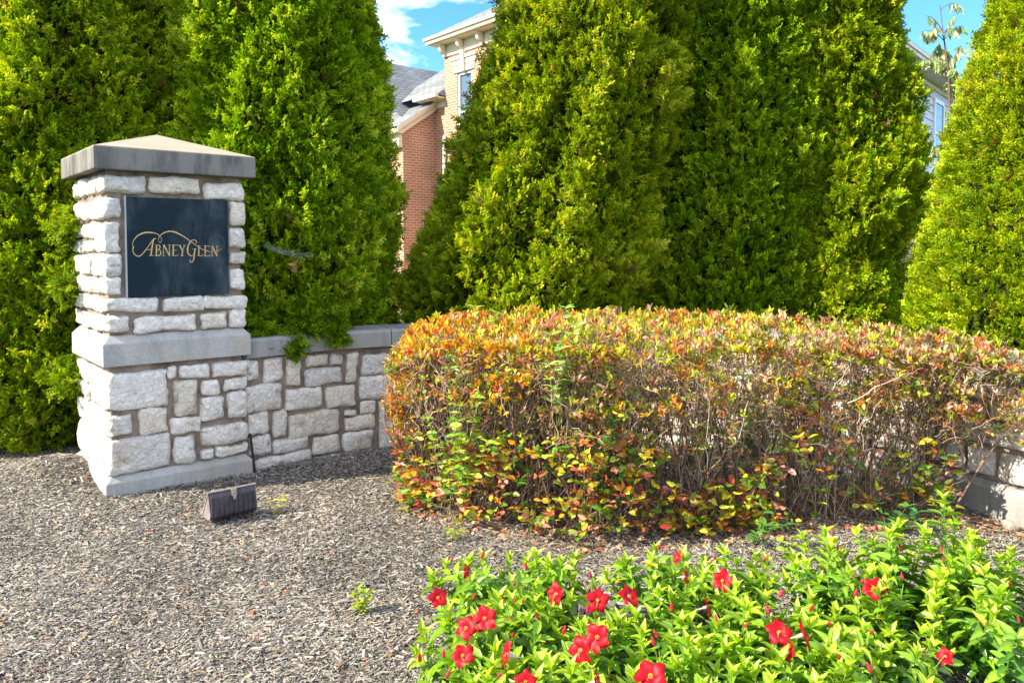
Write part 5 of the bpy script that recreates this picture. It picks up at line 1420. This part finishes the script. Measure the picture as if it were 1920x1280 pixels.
    t = MB(); t.box(-7.3, 7.3, .05, y0 + .2, 5.84, 5.87)
    for k in range(60): t.box(-7 + k * .235, -6.98 + k * .235, .06, y0 - .03, 5.832, 5.84)
    t.box(-7, 7, y0 - .03, y0 + .1, 5.72, 5.84); t.build('soffit', trim, S)
    rb = newbag(); roofq(rb, [(-7.4, -.07, 6.03), (7.4, -.07, 6.03), (7.4, 5, 8.3), (-7.4, 5, 8.3)], 0); roofq(rb, [(-7.4, 10, 6.03), (-7.4, 5, 8.3), (7.4, 5, 8.3), (7.4, 10, 6.03)], 0)
    bbuild(rb, 'roof', shingle, S)
    w = MB()
    for (x0, x1, z0, z1) in ((.95, 1.04, 3.7, 5.5), (1.9, 1.99, 3.7, 5.5), (1.04, 1.9, 5.4, 5.5), (1.04, 1.9, 3.7, 3.8), (1.04, 1.9, 4.58, 4.64)): w.box(x0, x1, y0 - .06, y0 + .01, z0, z1)
    wf = w.build('window', white, S); g = MB(); g.box(1.0, 1.95, y0 - .04, y0 - .03, 3.75, 5.45); g.build('pane', glass, wf)
make_houses()

# ------------------------------------------------------------------ young leafy tree in the gap at the right
def make_sapling():
    r = np.random.default_rng(9); d = 10.0
    base = np.array([5.72, 10.0, 0.0])
    T = thing('young_tree', 'slender young tree with sparse drooping pale leaves against the blue sky', 'tree', tuple(base))
    Q = lambda px, py: ray_at(px, py, d + r.normal(0, .15)) - base
    trunk = [np.zeros(3), Q(1782, 420), Q(1785, 260), Q(1778, 130), Q(1768, 60), Q(1762, 8)]
    polys = [np.array(trunk)]; rads = [np.array([.05, .035, .022, .013, .008, .004])]
    ends = [(1738, 70, 3), (1748, 55, 2), (1735, 30, 1), (1800, 12, 2), (1806, 50, 2), (1792, 60, 3), (1760, 80, 4), (1775, 88, 4), (1752, 95, 3), (1765, 112, 4), (1785, 112, 4), (1772, 125, 3), (1795, 140, 4), (1748, 110, 2), (1800, 85, 3), (1736, 295, 5), (1752, 310, 6), (1745, 275, 5), (1762, 330, 5), (1775, 205, 3), (1728, 60, 2), (1790, 30, 1), (1782, 155, 4), (1740, 330, 5), (1725, 115, 4), (1768, 285, 4), (1790, 165, 4)]
    bag = Bag()
    tr = np.array(trunk)
    for (px, py, n) in ends:
        e = Q(px, py)
        i = int(np.argmin(np.abs(tr[:, 2] - (e[2] - .12)))); s = tr[i] + (tr[max(0, i - 1)] - tr[i]) * r.random() * .3
        m = (s + e) / 2 + [0, 0, .12]; t = np.linspace(0, 1, 7)[:, None]
        P = (1 - t) ** 2 * s + 2 * t * (1 - t) * m + t * t * e
        polys.append(P); rads.append(np.linspace(.006, .002, 7))
        k = n * 7
        tt = r.uniform(.45, 1, k) * 6; i0 = np.minimum(5, tt.astype(int)); pos = P[i0] + (P[i0 + 1] - P[i0]) * (tt - i0)[:, None]
        Yd = norm(np.column_stack([r.normal(0, .35, k), r.normal(0, .35, k), -np.ones(k)]))
        bag.leaves(L_OVAL, pos, Yd, norm(r.normal(0, 1, (k, 3))), r.uniform(.08, .15, k), r.uniform(.03, .05, k), pal_mix(r, k, [(.36, .46, .2), (.48, .52, .3), (.2, .3, .12), (.52, .42, .26)], [3, 3, 2, 1]))
    bag.build('foliage', M['weed_leaf'], T)
    v, f = tube_np(polys, rads, 6)
    mesh_np('trunk', v, f, M['bark'], T, smooth=True)
make_sapling()
